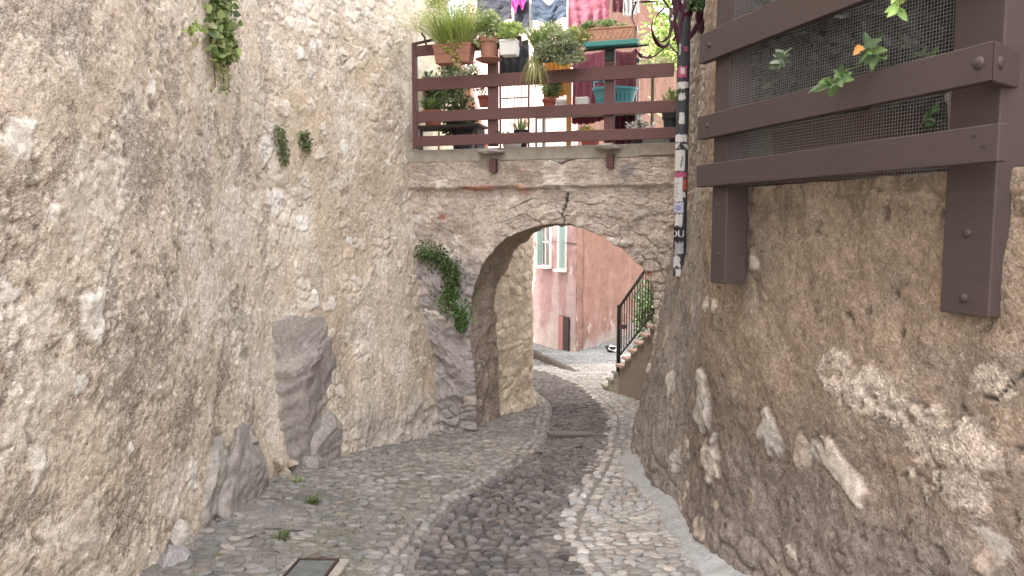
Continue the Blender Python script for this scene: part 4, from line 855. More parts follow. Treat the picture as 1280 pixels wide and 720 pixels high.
p = onfloor(738, .20); box_pot('planter', p, .20, .12, .11, MATS['red_pot'], 'small dark red trough behind the lowest board in the middle', ribs=False); t = empty('flowering_plant', p + Vector((0, 0, .1)), 'sparse yellow flowered plant in the small dark red trough', 'plant')
bush('foliage', p + Vector((-.06, 0, .17)), (.18, .06, .05), 160, .03, [(.2, .28, .08), (.5, .42, .06)], t)
p = onfloor(822, .30); o = rock_mesh('cloth_heap', p + Vector((0, 0, .07)), (.24, .16, .14), mat('grey_cloth', (.27, .28, .27), .9, .2, 30, .3, attr=True), None, 77, (.30, .31, .30), rotA, 5, .12, 4, .8); tag(o, 'mound of grey green cloth behind the lowest board at the right end', 'cloth')
p = onfloor(838, .28); round_pot('flower_pot', p, .09, .36, M_DARK, 'tall dark pot behind the boards at the right end, by the sticker covered pipe'); t = empty('potted_plant', p + Vector((0, 0, .35)), 'yellow green tuft at the right end beside the sticker covered pipe', 'plant'); bush('foliage', p + Vector((-.02, 0, .47)), (.10, .09, .15), 500, .04, [(.36, .4, .16), (.28, .34, .12)], t, .3)
t = empty('palm_plant', onfloor(815, .8), 'thin bladed palm like plant behind the right end boards', 'plant'); blades('foliage', onfloor(815, .8) + Vector((0, 0, .9)), 60, .55, [(.26, .32, .16), (.4, .42, .26)], t, 1.3, .5, .010, .03); MB().tube([onfloor(815, .8), onfloor(815, .8) + Vector((0, 0, .92))], .02).build('stem', M_STEM, t)
# drying rack bar and washing
q0, q1 = back(678, 86, .75), back(802, 75, .75); t = empty('drying_rack', onfloor(740, .75), 'grey metal drying rack hung with orange and magenta cloths', 'rack')
MB().tube([q0, q1], .012).build('bar', M_GALV, t); 
for px in (680, 730, 797): q = back(px, 82, .75); q.z = q0.z + (q1.z - q0.z) * (px - 678) / 124; MB().tube([q + AN * .02, q - AN * .02], .026).build('knob', M_DARK, t)
for px in (681, 797): q = onfloor(px, .75); MB().tube([q, Vector((q.x, q.y, q0.z if px < 700 else q1.z))], .012).build('leg', M_GALV, t)
mb = MB()
for k in range(9): q = onfloor(772 + k * 3.2, .78); mb.tube([q, Vector((q.x, q.y, q1.z))], .003, 5)
mb.build('wires', M_GALV, t)
C_OR = mat('orange_cloth', (.55, .27, .05), .9, .12, 40, .1, trans=.3); C_MG = mat('magenta_cloth', (.30, .10, .14), .9, .12, 40, .1, trans=.35); C_PU = mat('plum_cloth', (.15, .05, .065), .9, .12, 40, .1, trans=.25); C_BK = mat('black_cloth', (.022, .024, .035), .9, .1, 40, .1); C_WH = mat('white_cloth', (.75, .75, .74), .9, .06, 40, .1, trans=.4)
C_PK = mat('hot_pink_fabric', (.62, .03, .22), .7, .1, 40, .05)
zb = q0.z + .05
cloth('cloth', back(680, 75, .73), back(713, 72, .73), .45, C_OR, 'orange cloth hanging left on the drying rack')
cloth('cloth', back(716, 66, .72), back(757, 62, .72), .85, C_MG, 'long magenta cloth hanging in the middle of the drying rack, below the rail', folds=5)
cloth('cloth', back(768, 62, .72), back(796, 62, .72), 1.15, C_PU, 'long plum coloured cloth hanging right of the second post', folds=3)
l0, l1 = Vector((-.95, 11.5, 5.02)), Vector((2.7, 10.6, 4.95)); t = empty('clothes_line', l0, 'washing line strung above the walkway at the top of the picture', 'clothes line')
MB().tube([l0.lerp(l1, k / 12) - Vector((0, 0, .07 * math.sin(math.pi * k / 12))) for k in range(13)], .004, 6).build('cord', M_WHT, t)
def online(px, dz=0):
    k = (px - 640) / F; best = min((abs(640 + F * (l0.lerp(l1, s_ / 400).x) / (l0.lerp(l1, s_ / 400).y * CP - (l0.lerp(l1, s_ / 400).z - EYE) * SP_) - px), s_) for s_ in range(401))[1] / 400
    return l0.lerp(l1, best) - Vector((0, 0, .07 * math.sin(math.pi * best) + .01 - dz))
cloth('black_cloth', online(596), online(640), .40, C_BK, 'black cloth on the washing line, first from the left', folds=2, depth=.02, taper=.2)
cloth('glove', online(641) + AN * .03, online(649) + AN * .03, .26, C_PK, 'hot pink glove pegged left of another, over black cloth', 'glove', 1, .02, taper=.8)
cloth('glove', online(650) + AN * .03, online(658) + AN * .03, .22, C_PK, 'hot pink glove pegged right of another, beside the navy shirt', 'glove', 1, .02, taper=.8)
cloth('black_cloth', online(643) - AN * .02, online(661) - AN * .02, .47, C_BK, 'small black garment behind the two pink gloves', folds=1, depth=.02)
cloth('shirt', online(664), online(709), .36, mat('navy_cloth', (.04, .055, .085), .9, .1, 40, .1, trans=.1), 'dark navy shirt with a scooped neck on the washing line', 'shirt', 2, .02, neck=.14)
cloth('towel', online(710), online(762), .50, C_MG, 'large sunlit magenta towel on the washing line', 'towel', 4, .03)
cloth('white_cloth', online(640) - AN * .08, online(668) - AN * .08, .52, C_WH, 'white cloth behind the pink gloves', folds=2)
cloth('cloth', online(766), online(792), .30, C_PU, 'dark red garment at the right end of the washing line', folds=3, depth=.04)
cloth('white_cloth', online(780) + AN * .05, online(800) + AN * .05, .38, C_WH, 'crumpled white garment at the right end of the washing line', folds=4, depth=.05)
for px in (598, 618, 638, 645, 654, 666, 706, 712, 735, 760, 770, 790): q = online(px) + AN * .01; o = MB().box(q, (.010, .018, .07), rotA).build('clothes_peg', M_WHT, None); tag(o, 'clothes peg clipped on the washing line', 'peg', 'pegs on the washing line')

# ------------------------------------------------------------------ pipe with stickers, hanging purple plant
pw, pn = rw.point(851, 150, 0); pc = Vector((1.555, 6.90, 0)); PR = .058
pz0 = P(851, 345, pc.y).z; t = empty('drainpipe', Vector((pc.x, pc.y, pz0)), 'black drainpipe covered with torn stickers where archway and right wall meet', 'pipe')
MB().tube([Vector((pc.x, pc.y, pz0)), Vector((pc.x, pc.y, 5.4))], PR, 28).build('pipe_body', mat('slate_paint', (.045, .05, .06), .6, .35, 16, .15), t, smooth=False)
th0 = math.atan2(-pc.y, -pc.x)
def sticker(y0, y1, a0, a1, m, name='sticker', rag=.0, lift=.002, seed=0):
    z0_, z1_ = P(851, y1, pc.y).z, P(851, y0, pc.y).z; n1, n2 = 12, 10; r_ = random.Random(seed); V = []
    for i in range(n1 + 1):
        for j in range(n2 + 1):
            a = th0 + a0 + (a1 - a0) * i / n1; z = z0_ + (z1_ - z0_) * j / n2
            if j in (0, n2): z += r_.uniform(-1, 1) * rag
            if i in (0, n1): a += r_.uniform(-1, 1) * rag * 8
            V.append((pc.x + (PR + lift) * math.cos(a), pc.y + (PR + lift) * math.sin(a), z))
    return mesh_np(name, V, grid_faces(n1 + 1, n2 + 1), None, m, t)
S_W = mat('sticker_paper', (.52, .52, .52), .7, .25, 40, .05); S_G = mat('grey_paper', (.33, .34, .36), .7, .3, 30, .05); S_P = mat('magenta_print', (.40, .08, .18), .6, .3, 40, .05); S_R = mat('red_print', (.45, .10, .08), .6, .3, 60, .05); S_B = mat('blue_print', (.10, .13, .45), .6); S_K = mat('black_print', (.02, .02, .025), .6)
# negative angles face left as seen from the lane
for i, (a, b, c, d, m_, rg) in enumerate([(0, 12, -.5, .9, S_G, .01), (84, 98, -.9, .5, S_P, .012), (86, 94, -.4, .2, S_W, .008), (104, 112, -1.0, .9, S_W, .01), (106, 110, -.5, .6, S_P, .004), (118, 126, -.7, .4, S_W, .01), (142, 156, -.5, .3, S_W, .008), (169, 178, -1.3, .9, S_W, .006),
        (179, 186, -1.3, -.3, S_W, .008), (188, 214, -1.35, .55, S_W, .006), (216, 222, -1.35, 1.0, S_P, .004), (222, 252, -1.3, .25, S_W, .006), (224, 238, .3, 1.0, S_R, .01), (240, 247, -.2, .7, S_W, .008), (253, 266, -1.2, .45, mat('pale_blue_paper', (.42, .45, .55), .7, .2, 30), .006), (56, 70, -.8, -.4, S_G, .01), (60, 66, .1, .7, S_P, .01)]):
    sticker(a, b, c, d, m_, rag=rg, seed=i, lift=.002 + .0006 * (i % 4))
def arc_pt(py, ang, lift=.006): a = th0 + ang; return Vector((pc.x + (PR + lift) * math.cos(a), pc.y + (PR + lift) * math.sin(a), P(851, py, pc.y).z)), Vector((math.cos(a), math.sin(a), 0))
def blob(py, ang, outline, m_, name='mark', lift=.007):
    c, n = arc_pt(py, ang, 0); s_ = Vector((-n.y, n.x, 0)); bm = bmesh.new(); fv = []
    for (u, v) in outline:
        aa = ang + u / PR; q = Vector((pc.x + (PR + lift) * math.cos(th0 + aa), pc.y + (PR + lift) * math.sin(th0 + aa), c.z + v)); fv.append(bm.verts.new(q))
    bm.faces.new(fv); me = bpy.data.meshes.new(name); bm.to_mesh(me); bm.free(); return link(name, me, m_, t)
circ = lambda r_, k=20, cx=0, cy=0: [(cx + r_ * math.cos(2 * math.pi * i / k), cy + r_ * math.sin(2 * math.pi * i / k)) for i in range(k)]
blob(260, -.35, circ(.022), S_B); blob(260, -.35, circ(.012), S_W, lift=.008); blob(260, -.35, circ(.006), S_B, lift=.009)
blob(183, -.2, [(-.03, -.02), (.03, -.02), (0, .022)], S_K); blob(184, .5, [(-.025, .02), (.02, .025), (.03, -.03)], S_W); blob(200, -.1, [(-.004, -.07), (.003, -.07), (.016, .03), (.010, .03)], S_K)
for k in range(5): blob(230 + k * 4, -.6, [(-.02, -.003), (.015 - .004 * (k % 3), -.003), (.015 - .004 * (k % 3), .001), (-.02, .001)], S_K)
# black sticker reading OU, its letters bent round the pipe, then torn paper down to the end
sticker(284, 301, -1.3, .35, S_K, rag=.003, seed=40, lift=.004)
for k, (a, b, c, d) in enumerate([(268, 283, -1.0, .3), (303, 318, -.9, .6), (320, 333, -1.2, .1), (336, 344, -.6, .3)]): sticker(a, b, c, d, (S_W, S_G)[k == 1], rag=.015, seed=50 + k)
cu_ = bpy.data.curves.new('lettering', 'FONT'); cu_.body = 'OU'; cu_.size = .085; cu_.align_x = 'CENTER'; cu_.align_y = 'CENTER'; cu_.offset = .0015
tmp = bpy.data.objects.new('lettering', cu_); COL.objects.link(tmp); me = bpy.data.meshes.new_from_object(tmp.evaluated_get(bpy.context.evaluated_depsgraph_get())); bpy.data.objects.remove(tmp)
zc_ = P(851, 292.5, pc.y).z
for v in me.vertices:
    a = th0 - .47 + v.co.x / PR; v.co = Vector((pc.x + (PR + .006) * math.cos(a), pc.y + (PR + .006) * math.sin(a), zc_ + v.co.y))
me.materials.clear(); link('lettering', me, S_W, t)
M_PUR = mat('purple_leaf', (.085, .018, .05), .5, .25, 20, .1, trans=.15)
hc = P(845, -30, 7.0); t = empty('purple_plant', hc, 'dark purple trailing plant hanging in loops beside the top of the drainpipe', 'plant')
def fpts(l, d=6.95): return [P(x, y, d + .1 * math.sin(i * 1.7)) for i, (x, y) in enumerate(l)]
for pts, r_ in (([(824, -20), (826, 5), (817, 20), (815, 38), (820, 52), (827, 58), (835, 56), (838, 45), (843, 30), (845, 10), (846, -20)], .018), ([(835, -20), (836, 10), (838, 30), (836, 45), (826, 52), (818, 42), (820, 22), (830, 10)], .010),
        ([(794, 62), (799, 68), (808, 72), (818, 70), (828, 62), (835, 54), (840, 60), (848, 68)], .008), ([(795, 63), (802, 70), (812, 71)], .02), ([(846, -20), (850, 15), (847, 35), (842, 50)], .015), ([(843, -20), (842, 10), (838, 25), (846, 40)], .012), ([(795, 2), (790, 20), (793, 30)], .008), ([(792, 3), (810, 2), (850, 2)], .012)):
    w3 = catmull([tuple(q) for q in fpts(pts)], 40); nnn = len(w3); MB().tube([tuple(q) for q in w3], [r_ * (.55 + .45 * math.sin(3 + 11 * k / nnn)) if r_ > .009 else r_ for k in range(nnn)], 7).build('stem', M_PUR, t, smooth=True)
n = 60; pp = np.array([P(random.uniform(838, 884), random.uniform(-30, 25), 6.3 + random.uniform(-.15, .15)) for _ in range(n)]); leaves('foliage', pp, np.array([0, 0, -1.0]) + rng.normal(size=(n, 3)) * .35, rng.uniform(.12, .26, n), .22, tones(n, [(.11, .028, .055), (.06, .018, .035), (.10, .04, .06)], .3), t, fold=.1)
n = 260; t2 = empty('climbing_plant', P(868, -10, 6.2), 'green leaves over the top of the right wall beside the purple plant', 'plant'); pp = np.array([P(random.uniform(858, 893), random.uniform(-40, 12), 6.1 + random.uniform(-.2, .1)) for _ in range(n)]); leaves('foliage', pp, rng.normal(size=(n, 3)) + np.array([-.2, -.6, -.5]), rng.uniform(.03, .07, n), .6, tones(n, [(.05, .10, .04), (.09, .15, .05)]), t2)

# ------------------------------------------------------------------ timber balcony on the right
BA, BB = Vector((1.085, 4.42, 0)), Vector((1.632, 2.58, 0)); D1 = (BB - BA).normalized(); N1 = Vector((D1.y, -D1.x, 0)); 
if N1.x > 0: N1 = -N1
D2 = Vector((.788, .616, 0)); N2 = Vector((.616, -.788, 0))
bal = empty('timber_balcony', (1.5, 3.5, 1.26), 'dark brown timber balcony frame with bolted rails and wire mesh above the right wall', 'balcony')
def isect(p, d, q, e):
    k = ((q.x - p.x) * e.y - (q.y - p.y) * e.x) / (d.x * e.y - d.y * e.x); return p + d * k
def prism(name, poly, z0_, z1_, bev=.005):
    bm = bmesh.new(); lo = [bm.verts.new((p.x, p.y, z0_)) for p in poly]; hi = [bm.verts.new((p.x, p.y, z1_)) for p in poly]; n = len(poly); bm.faces.new(lo[::-1]); bm.faces.new(hi)
    for i in range(n): bm.faces.new((lo[i], lo[(i + 1) % n], hi[(i + 1) % n], hi[i]))
    bmesh.ops.recalc_face_normals(bm, faces=bm.faces); me = bpy.data.meshes.new(name); bm.to_mesh(me); bm.free(); o = link(name, me, M_BRN2, bal); b = o.modifiers.new('bevel', 'BEVEL'); b.width = bev; b.segments = 2; return o
TH = .045; mi = isect(BA - N1 * TH, D1, BB - N2 * TH, D2); gap = D1 * .002
for z0_, z1_ in ((2.08, 2.215), (2.515, 2.68), (2.98, 3.13)):
    prism('rail', [BA, BB - D1 * .0015, mi - D1 * .0015, BA - N1 * TH], z0_, z1_)
    prism('return_rail', [BB + D2 * .0015, BB + D2 * 1.6, BB + D2 * 1.6 - N2 * TH, mi + D2 * .0015], z0_, z1_)
prism('rail', [BA, BB + D1 * .035, BB + D1 * .035 - N1 * TH, BA - N1 * TH], 1.805, 1.935)
pl_ = BA + D1 * .17 - N1 * (TH + .075); pr_ = mi + Vector((.168, .185, 0))
rotD = Matrix.Rotation(math.atan2(D1.y, D1.x), 3, 'Z')
MB().box((pl_.x, pl_.y, 2.25), (.15, .14, 2.0), rotD).build('post', M_BRN2, bal, .006); MB().box((pr_.x, pr_.y, 2.25), (.215, .23, 2.0), rotD).build('post', M_BRN2, bal, .006)
q = BB + D2 * 1.45 - N2 * (TH + .085); MB().box((q.x, q.y, 2.25), (.15, .15, 2.0), rotD).build('post', M_BRN2, bal, .006)
def bolt(c, n, r_=.016):
    mb = MB(); n = Vector(n); bmesh.ops.create_uvsphere(mb.bm, u_segments=16, v_segments=8, radius=r_, matrix=Matrix.Translation(Vector(c)) @ n.to_track_quat('Z', 'Y').to_matrix().to_4x4() @ Matrix.Diagonal((1, 1, .55, 1))); mb.build('bolt', M_BRN2, bal, smooth=True)
for z in (2.15, 2.60): q = BA + D1 * .11; bolt((q.x, q.y, z), N1); q = BB - D1 * .055; bolt((q.x, q.y, z), N1, .022); q = BB + D2 * .06; bolt((q.x, q.y, z - .002), N2, .022)
q = pl_ + N1 * .071; 
for z in (1.42, 1.70): bolt((q.x, q.y, z), N1, .012)
q = pr_ + N1 * .116
for z in (1.56, 1.315): bolt((q.x, q.y, z), N1, .018)
for z in (1.86, 1.90): q = BB - D1 * (.06 if z > 1.88 else .02); o = MB().box((q.x + N1.x * .0, q.y + N1.y * .0, z), (.02, .004, .007), rotD).build('nail_slot', M_DARK, bal)
def wiremesh(a, b, z0_, z1_, st=.0145, r_=.0013):
    mb_v = []; q_ = []; d = (b - a); L = d.length; d.normalize()
    def bar(p0, p1, ax1, ax2):
        k = len(mb_v)
        for p in (p0, p1):
            for s1, s2 in ((1, 0), (-.5, .87), (-.5, -.87)): mb_v.append(tuple(p + ax1 * r_ * s1 + ax2 * r_ * s2))
        for i in range(3): q_.append((k + i, k + (i + 1) % 3, k + 3 + (i + 1) % 3, k + 3 + i))
    nz = Vector((0, 0, 1)); nrm = d.cross(nz)
    for i in range(int(L / st) + 1):
        p = a + d * st * i; j = [nrm * random.gauss(0, .0008) for _ in range(4)]
        bar(p + nz * z0_ + j[0], p + nz * z1_ + j[1], d, nrm)
    for i in range(int((z1_ - z0_) / st) + 1):
        bar(a + nz * (z0_ + st * i) + nrm * .001, b + nz * (z0_ + st * i) + nrm * .001, nz, nrm)
    return mesh_np('wire_mesh', mb_v, q_, None, mat('galvanised_wire', (.16, .16, .16), .6, .1, 10, .02), bal, smooth=False)
wiremesh(pl_ + D1 * .08 + N1 * .055, pr_ - D1 * .09 + N1 * .055, 1.80, 3.10)
# terrace behind the mesh: hedge, trough, added dark backdrop walls
hw_ = simple_wall('w', [(3.3, -3), (3.3, 5.1)], 1.7, 5.2, (.20, .16, .13), (.15, .12, .10), -1, '', res=.08, seed=2, stone=.4); o = hw_.finish('backdrop_wall', M_RUB); tag(o, 'dark wall added as a backdrop far back on the terrace behind the timber balcony', 'wall')  # added dark wall, hides the bright sky behind the mesh
ew = simple_wall('w', [(1.30, 4.74), (1.6, 4.78), (2.4, 4.86), (3.3, 4.9)], 1.7, 5.3, (.10, .09, .08), (.075, .07, .065), -1, '', res=.04, seed=4, stone=.5)  # added wall, shade behind the mesh put into its dark colours
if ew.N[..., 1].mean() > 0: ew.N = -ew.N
o = ew.finish('backdrop_wall', M_RUB); tag(o, 'dark end wall added to close the view behind the left half of the wire mesh', 'wall')
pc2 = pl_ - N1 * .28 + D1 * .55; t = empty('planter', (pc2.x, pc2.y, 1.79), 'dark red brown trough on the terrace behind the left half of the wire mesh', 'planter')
MB().box((pc2.x, pc2.y, 1.95), (.8, .25, .32), rotD, .94).build('planter_body', mat('oxblood_plastic', (.065, .028, .022), .6), t, .01); MB().box((pc2.x, pc2.y, 2.115), (.76, .21, .012), rotD).build('soil', M_SOIL, t)
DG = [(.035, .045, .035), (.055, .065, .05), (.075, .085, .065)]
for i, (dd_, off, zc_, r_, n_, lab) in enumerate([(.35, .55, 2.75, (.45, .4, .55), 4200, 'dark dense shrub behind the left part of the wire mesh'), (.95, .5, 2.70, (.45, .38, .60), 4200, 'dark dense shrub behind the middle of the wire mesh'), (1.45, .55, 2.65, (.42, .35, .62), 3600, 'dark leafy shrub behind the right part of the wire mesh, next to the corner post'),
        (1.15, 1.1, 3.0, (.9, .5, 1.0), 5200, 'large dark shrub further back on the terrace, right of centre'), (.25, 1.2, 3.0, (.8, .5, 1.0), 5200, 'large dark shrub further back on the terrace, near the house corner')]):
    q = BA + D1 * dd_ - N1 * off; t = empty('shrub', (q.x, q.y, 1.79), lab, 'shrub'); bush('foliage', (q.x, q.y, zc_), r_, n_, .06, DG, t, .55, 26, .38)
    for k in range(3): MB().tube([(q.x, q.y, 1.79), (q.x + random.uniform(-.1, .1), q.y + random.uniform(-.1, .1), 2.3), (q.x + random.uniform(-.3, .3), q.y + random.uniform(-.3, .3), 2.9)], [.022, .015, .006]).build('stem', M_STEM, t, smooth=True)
q = BA + D1 * 1.52 - N1 * .42; t = empty('bright_gap_pot', (q.x, q.y, 1.79), 'white pot added for a bright background gap behind the wire mesh beside the corner post', 'flower pot'); MB().lathe((q.x, q.y, 1.79), [(.10, 0), (.13, .3), (.14, .31), (.14, .34), (.11, .34)], 24).build('pot_body', M_WHT, t)  # pot added where bright background shows through, brightness put into its white
def sprig(name, base, tip, label, nl=7, size=.055, cols=[(.11, .18, .07), (.18, .27, .10), (.08, .13, .07)], orange=False):
    base, tip = Vector(base), Vector(tip); t = empty(name, base, label, 'leafy sprig'); mid = (base + tip) / 2 + Vector((0, 0, .02)); MB().tube([base, mid, tip], [.003, .0025, .0015], 6).build('stem', mat('green_stem', (.16, .2, .08), .6), t, smooth=True)
    pts = np.array([base.lerp(tip, .35 + .65 * k / (nl - 1)) for k in range(nl)]); d = np.array(tip - base); d = d / np.linalg.norm(d); D = rng.normal(size=(nl, 3)) * .75 + d * .9 + np.array([-.3, -.2, 0])
    V = []; Q = []; C_ = []; NS = 7
    for k in range(nl):
        Dk = D[k] / np.linalg.norm(D[k]); s_ = np.cross(Dk, rng.normal(size=3) * .5 + np.array([-.6, -.8, .35])); s_ /= np.linalg.norm(s_); u_ = np.cross(s_, Dk); L = size * random.uniform(.7, 1.15); c = np.array(random.choice(cols)) * random.uniform(.8, 1.2)
        if orange and k == nl - 1: c = np.array((.50, .24, .08))
        o0 = len(V)
        for i in range(NS + 1):
            f = i / NS; wdt = L * .24 * math.sin(math.pi * f ** .8) ** .8 if 0 < f < 1 else 0; cen = pts[k] + Dk * L * f - u_ * L * .25 * f * f
            for e in (-1, 0, 1): V.append(cen + s_ * wdt * e + u_ * abs(e) * wdt * .35); C_.append(c * (1.25 if e == 0 else 1))
        for i in range(NS):
            for e in (0, 1): a_ = o0 + i * 3 + e; Q.append((a_, a_ + 1, a_ + 4, a_ + 3))
    mesh_np('foliage', np.array(V), Q, None, M_LEAF, t, np.array(C_)); return t
sprig('leafy_sprig', P(1078, 82, 3.28), P(1036, 106, 3.05), 'lower left leafy sprig poking out through the wire mesh', 20, .075)
sprig('leafy_sprig', P(1118, 82, 3.22), P(1078, 58, 3.05), 'leafy sprig with one orange leaf in the middle of the mesh', 22, .075, orange=True)
sprig('leafy_sprig', P(1125, -22, 3.05), P(1124, 12, 2.95), 'bright leafy sprig hanging over the rail at the top edge', 13, .062, [(.24, .38, .12), (.34, .48, .16)])
sprig('leafy_sprig', P(1140, 72, 3.2), P(1170, 68, 3.15), 'flat green sprig resting on the middle rail, right of centre', 9, .04, [(.14, .24, .07)])
sprig('leafy_sprig', P(1210, 38, 3.0), P(1218, 18, 3.0), 'small pale sprig behind the mesh near the corner post', 8, .035, [(.2, .26, .14), (.3, .34, .22)])
sprig('leafy_sprig', P(1150, 160, 3.05), P(1165, 140, 3.0), 'sprig behind the mesh between the two lower rails', 12, .04, [(.07, .13, .06), (.12, .18, .1)])

for (a, b, lab) in (((1100, 128), (1075, 112), 'dull green sprig behind the mesh, left of the two lower sprigs'), ((1160, 40), (1135, 55), 'dull grey green sprig behind the mesh above the middle rail'), ((1195, 100), (1180, 120), 'dull sprig low behind the mesh near the corner post'), ((990, 60), (975, 80), 'dull grey sprig behind the upper left part of the mesh')):
    sprig('leafy_sprig', P(a[0], a[1], 3.42), P(b[0], b[1], 3.3), lab, 16, .055, [(.07, .10, .06), (.12, .15, .10), (.17, .19, .15)])
# ------------------------------------------------------------------ plants on the walls, weeds
def wall_plant(name, W, outline, n, size, cols, label, off=.03, aspect=.8, hang=.5, cat='plant', arch_=False, thick=.06, fold=.15):
    pts = []; nr = []; xs = [p[0] for p in outline]
    for _ in range(n):
        k = random.random() * (len(outline) - 1); i = int(k); f = k - i; x = outline[i][0] * (1 - f) + outline[i + 1][0] * f; y = outline[i][1] * (1 - f) + outline[i + 1][1] * f; w_ = outline[i][2] * (1 - f) + outline[i + 1][2] * f
        a = random.uniform(0, 6.283); r_ = abs(random.gauss(0, .62)); x += math.cos(a) * r_ * w_; y += math.sin(a) * r_ * w_ * .8; o_ = off + random.random() * thick * max(.1, 1 - r_ * .5)
        if arch_: p = on_arch(x, y, o_); nn2 = AN
        else: p, nn2 = W.point(x, y, o_)
        pts.append(tuple(p)); nr.append(tuple(nn2))
    pts, nr = np.array(pts), np.array(nr); t = empty(name, tuple(pts.mean(0)), label, cat); D = nr * .5 + rng.normal(size=pts.shape) * .55 + np.array([0, 0, -hang])
    leaves('foliage', pts, D, size * rng.uniform(.6, 1.3, n), aspect, tones(n, cols), t, None, fold, ref=None); return t, pts
class Sub:                                # a thinned copy of a wall for quick lookups
    def __init__(s, W, box):
        x0, x1, y0, y1 = box; m = (W.px > x0) & (W.px < x1) & (W.py > y0) & (W.py < y1); s.px, s.py, s.P, s.N, s.h = W.px[m], W.py[m], W.P[m], W.N[m], W.h[m]
    def point(s, px, py, off=0.0):
        k = int(np.argmin((s.px - px) ** 2 + (s.py - py) ** 2)); return Vector(s.P[k] + s.N[k] * (s.h[k] + off)), Vector(s.N[k])
sb = Sub(lw, (200, 420, -60, 260))
t, pts = wall_plant('ivy', sb, [(258, -40, 20), (262, 0, 20), (264, 30, 19), (266, 55, 15), (270, 70, 9)], 620, .062, [(.17, .24, .08), (.26, .33, .12), (.34, .40, .16), (.40, .40, .2), (.12, .17, .06)], 'bright green ivy hanging down the left wall from the top', .02, .95)
leaves('foliage', *(lambda a: (a, rng.normal(size=a.shape) * .6 + np.array([.2, -.2, -.6]), rng.uniform(.02, .035, len(a)), .8, tones(len(a), [(.30, .36, .12), (.38, .38, .16)])))(np.array([tuple(sb.point(random.gauss(268 + (y_ - 60) * .08, 6), y_, .03)[0]) for y_ in np.random.default_rng(2).uniform(55, 118, 150)])), t)
for x_ in (258, 266, 272): MB().tube([sb.point(x_ + (yy - 0) * .06, yy, .025)[0] for yy in range(-30, 112, 10)], .004, 5).build('stem', M_STEM, t)
wall_plant('wall_plant', sb, [(342, 158, 9), (347, 172, 9), (350, 188, 6), (352, 205, 3)], 330, .035, [(.15, .19, .09), (.2, .25, .12), (.26, .27, .15)], 'larger drooping tuft of greenery among the stones of the left wall', .01, .5)
wall_plant('wall_plant', sb, [(376, 166, 6), (379, 178, 8), (380, 186, 6)], 230, .035, [(.13, .18, .08), (.2, .24, .11)], 'smaller tuft of greenery right of the larger one on the left wall', .01, .6)
wall_plant('wall_plant', sb, [(233, 28, 3), (232, 40, 3)], 22, .035, [(.3, .4, .1)], 'few pale leaves left of the hanging ivy', .01, .8)
BG = [(.10, .16, .06), (.16, .23, .09), (.23, .30, .12), (.08, .12, .05)]
wall_plant('wall_bush', None, [(528, 316, 13), (538, 318, 20), (550, 322, 19), (562, 334, 13), (567, 345, 11), (563, 355, 10)], 2600, .036, BG, 'upper bushy clump growing from the rock left of the arch opening', .06, .5, .1, arch_=True, thick=.16)
wall_plant('wall_bush', None, [(563, 358, 10), (562, 375, 19), (570, 388, 18), (578, 400, 9), (577, 412, 4)], 2000, .04, [(.06, .13, .04), (.10, .2, .06), (.2, .3, .09)], 'lower bushy clump trailing beside the arch jamb', .05, .6, .4, arch_=True, thick=.12)
def tuft(px, py, n, L, label, cols=[(.11, .15, .06), (.17, .21, .09)], dy=0, w_=.006, x=None):
    g = GP(px, py) if x is None else Vector(x); 
    if x is None: g.z = float(gz(g.y) + relief(g.x, g.y))
    t = empty('weed_tuft', g, label, 'weed'); blades('foliage', g, n, L, cols, t, 1.0, .4, w_, .05); k = int(n * .8); pp, dd = crown_pts(g + Vector((0, 0, L * .3)), (L * .6, L * .5, L * .35), k, 8); leaves('foliage', pp, dd, np.full(k, .018), .6, tones(k, cols), t)
tuft(392, 636, 70, .12, 'green weed tuft at the foot of the tall grey slab'); tuft(372, 612, 30, .10, 'yellow green weed at the rock heap above the darker tuft', [(.3, .34, .06), (.2, .28, .06)])
tuft(352, 682, 60, .09, 'low weed tuft beside the upright grey rock, above the manhole cover'); p, n_ = lw.point(296, 577, .03); tuft(0, 0, 40, .10, 'small green weed growing on top of the upright grey rock', x=p)
# moss and short grass between the cobbles on the left
pp = []
for _ in range(5200):
    x, y = random.uniform(-2.1, -.3), random.uniform(4.0, 8.6)
    if fbm(np.array([x]), np.array([y]), .45, 4, 6)[0] > .22: pp.append((x, y, float(gz(y) + relief(np.array(x), np.array(y))) + .004))
pp = np.array(pp); o = leaves('grass', pp, rng.normal(size=pp.shape) * .5 + np.array([0, 0, .9]), rng.uniform(.012, .026, len(pp)), .35, tones(len(pp), [(.12, .17, .06), (.18, .22, .08)])); tag(o, 'short grass and moss in the joints of the left cobbles', None, None, 'stuff'); del o['label']
print('grass', len(pp))

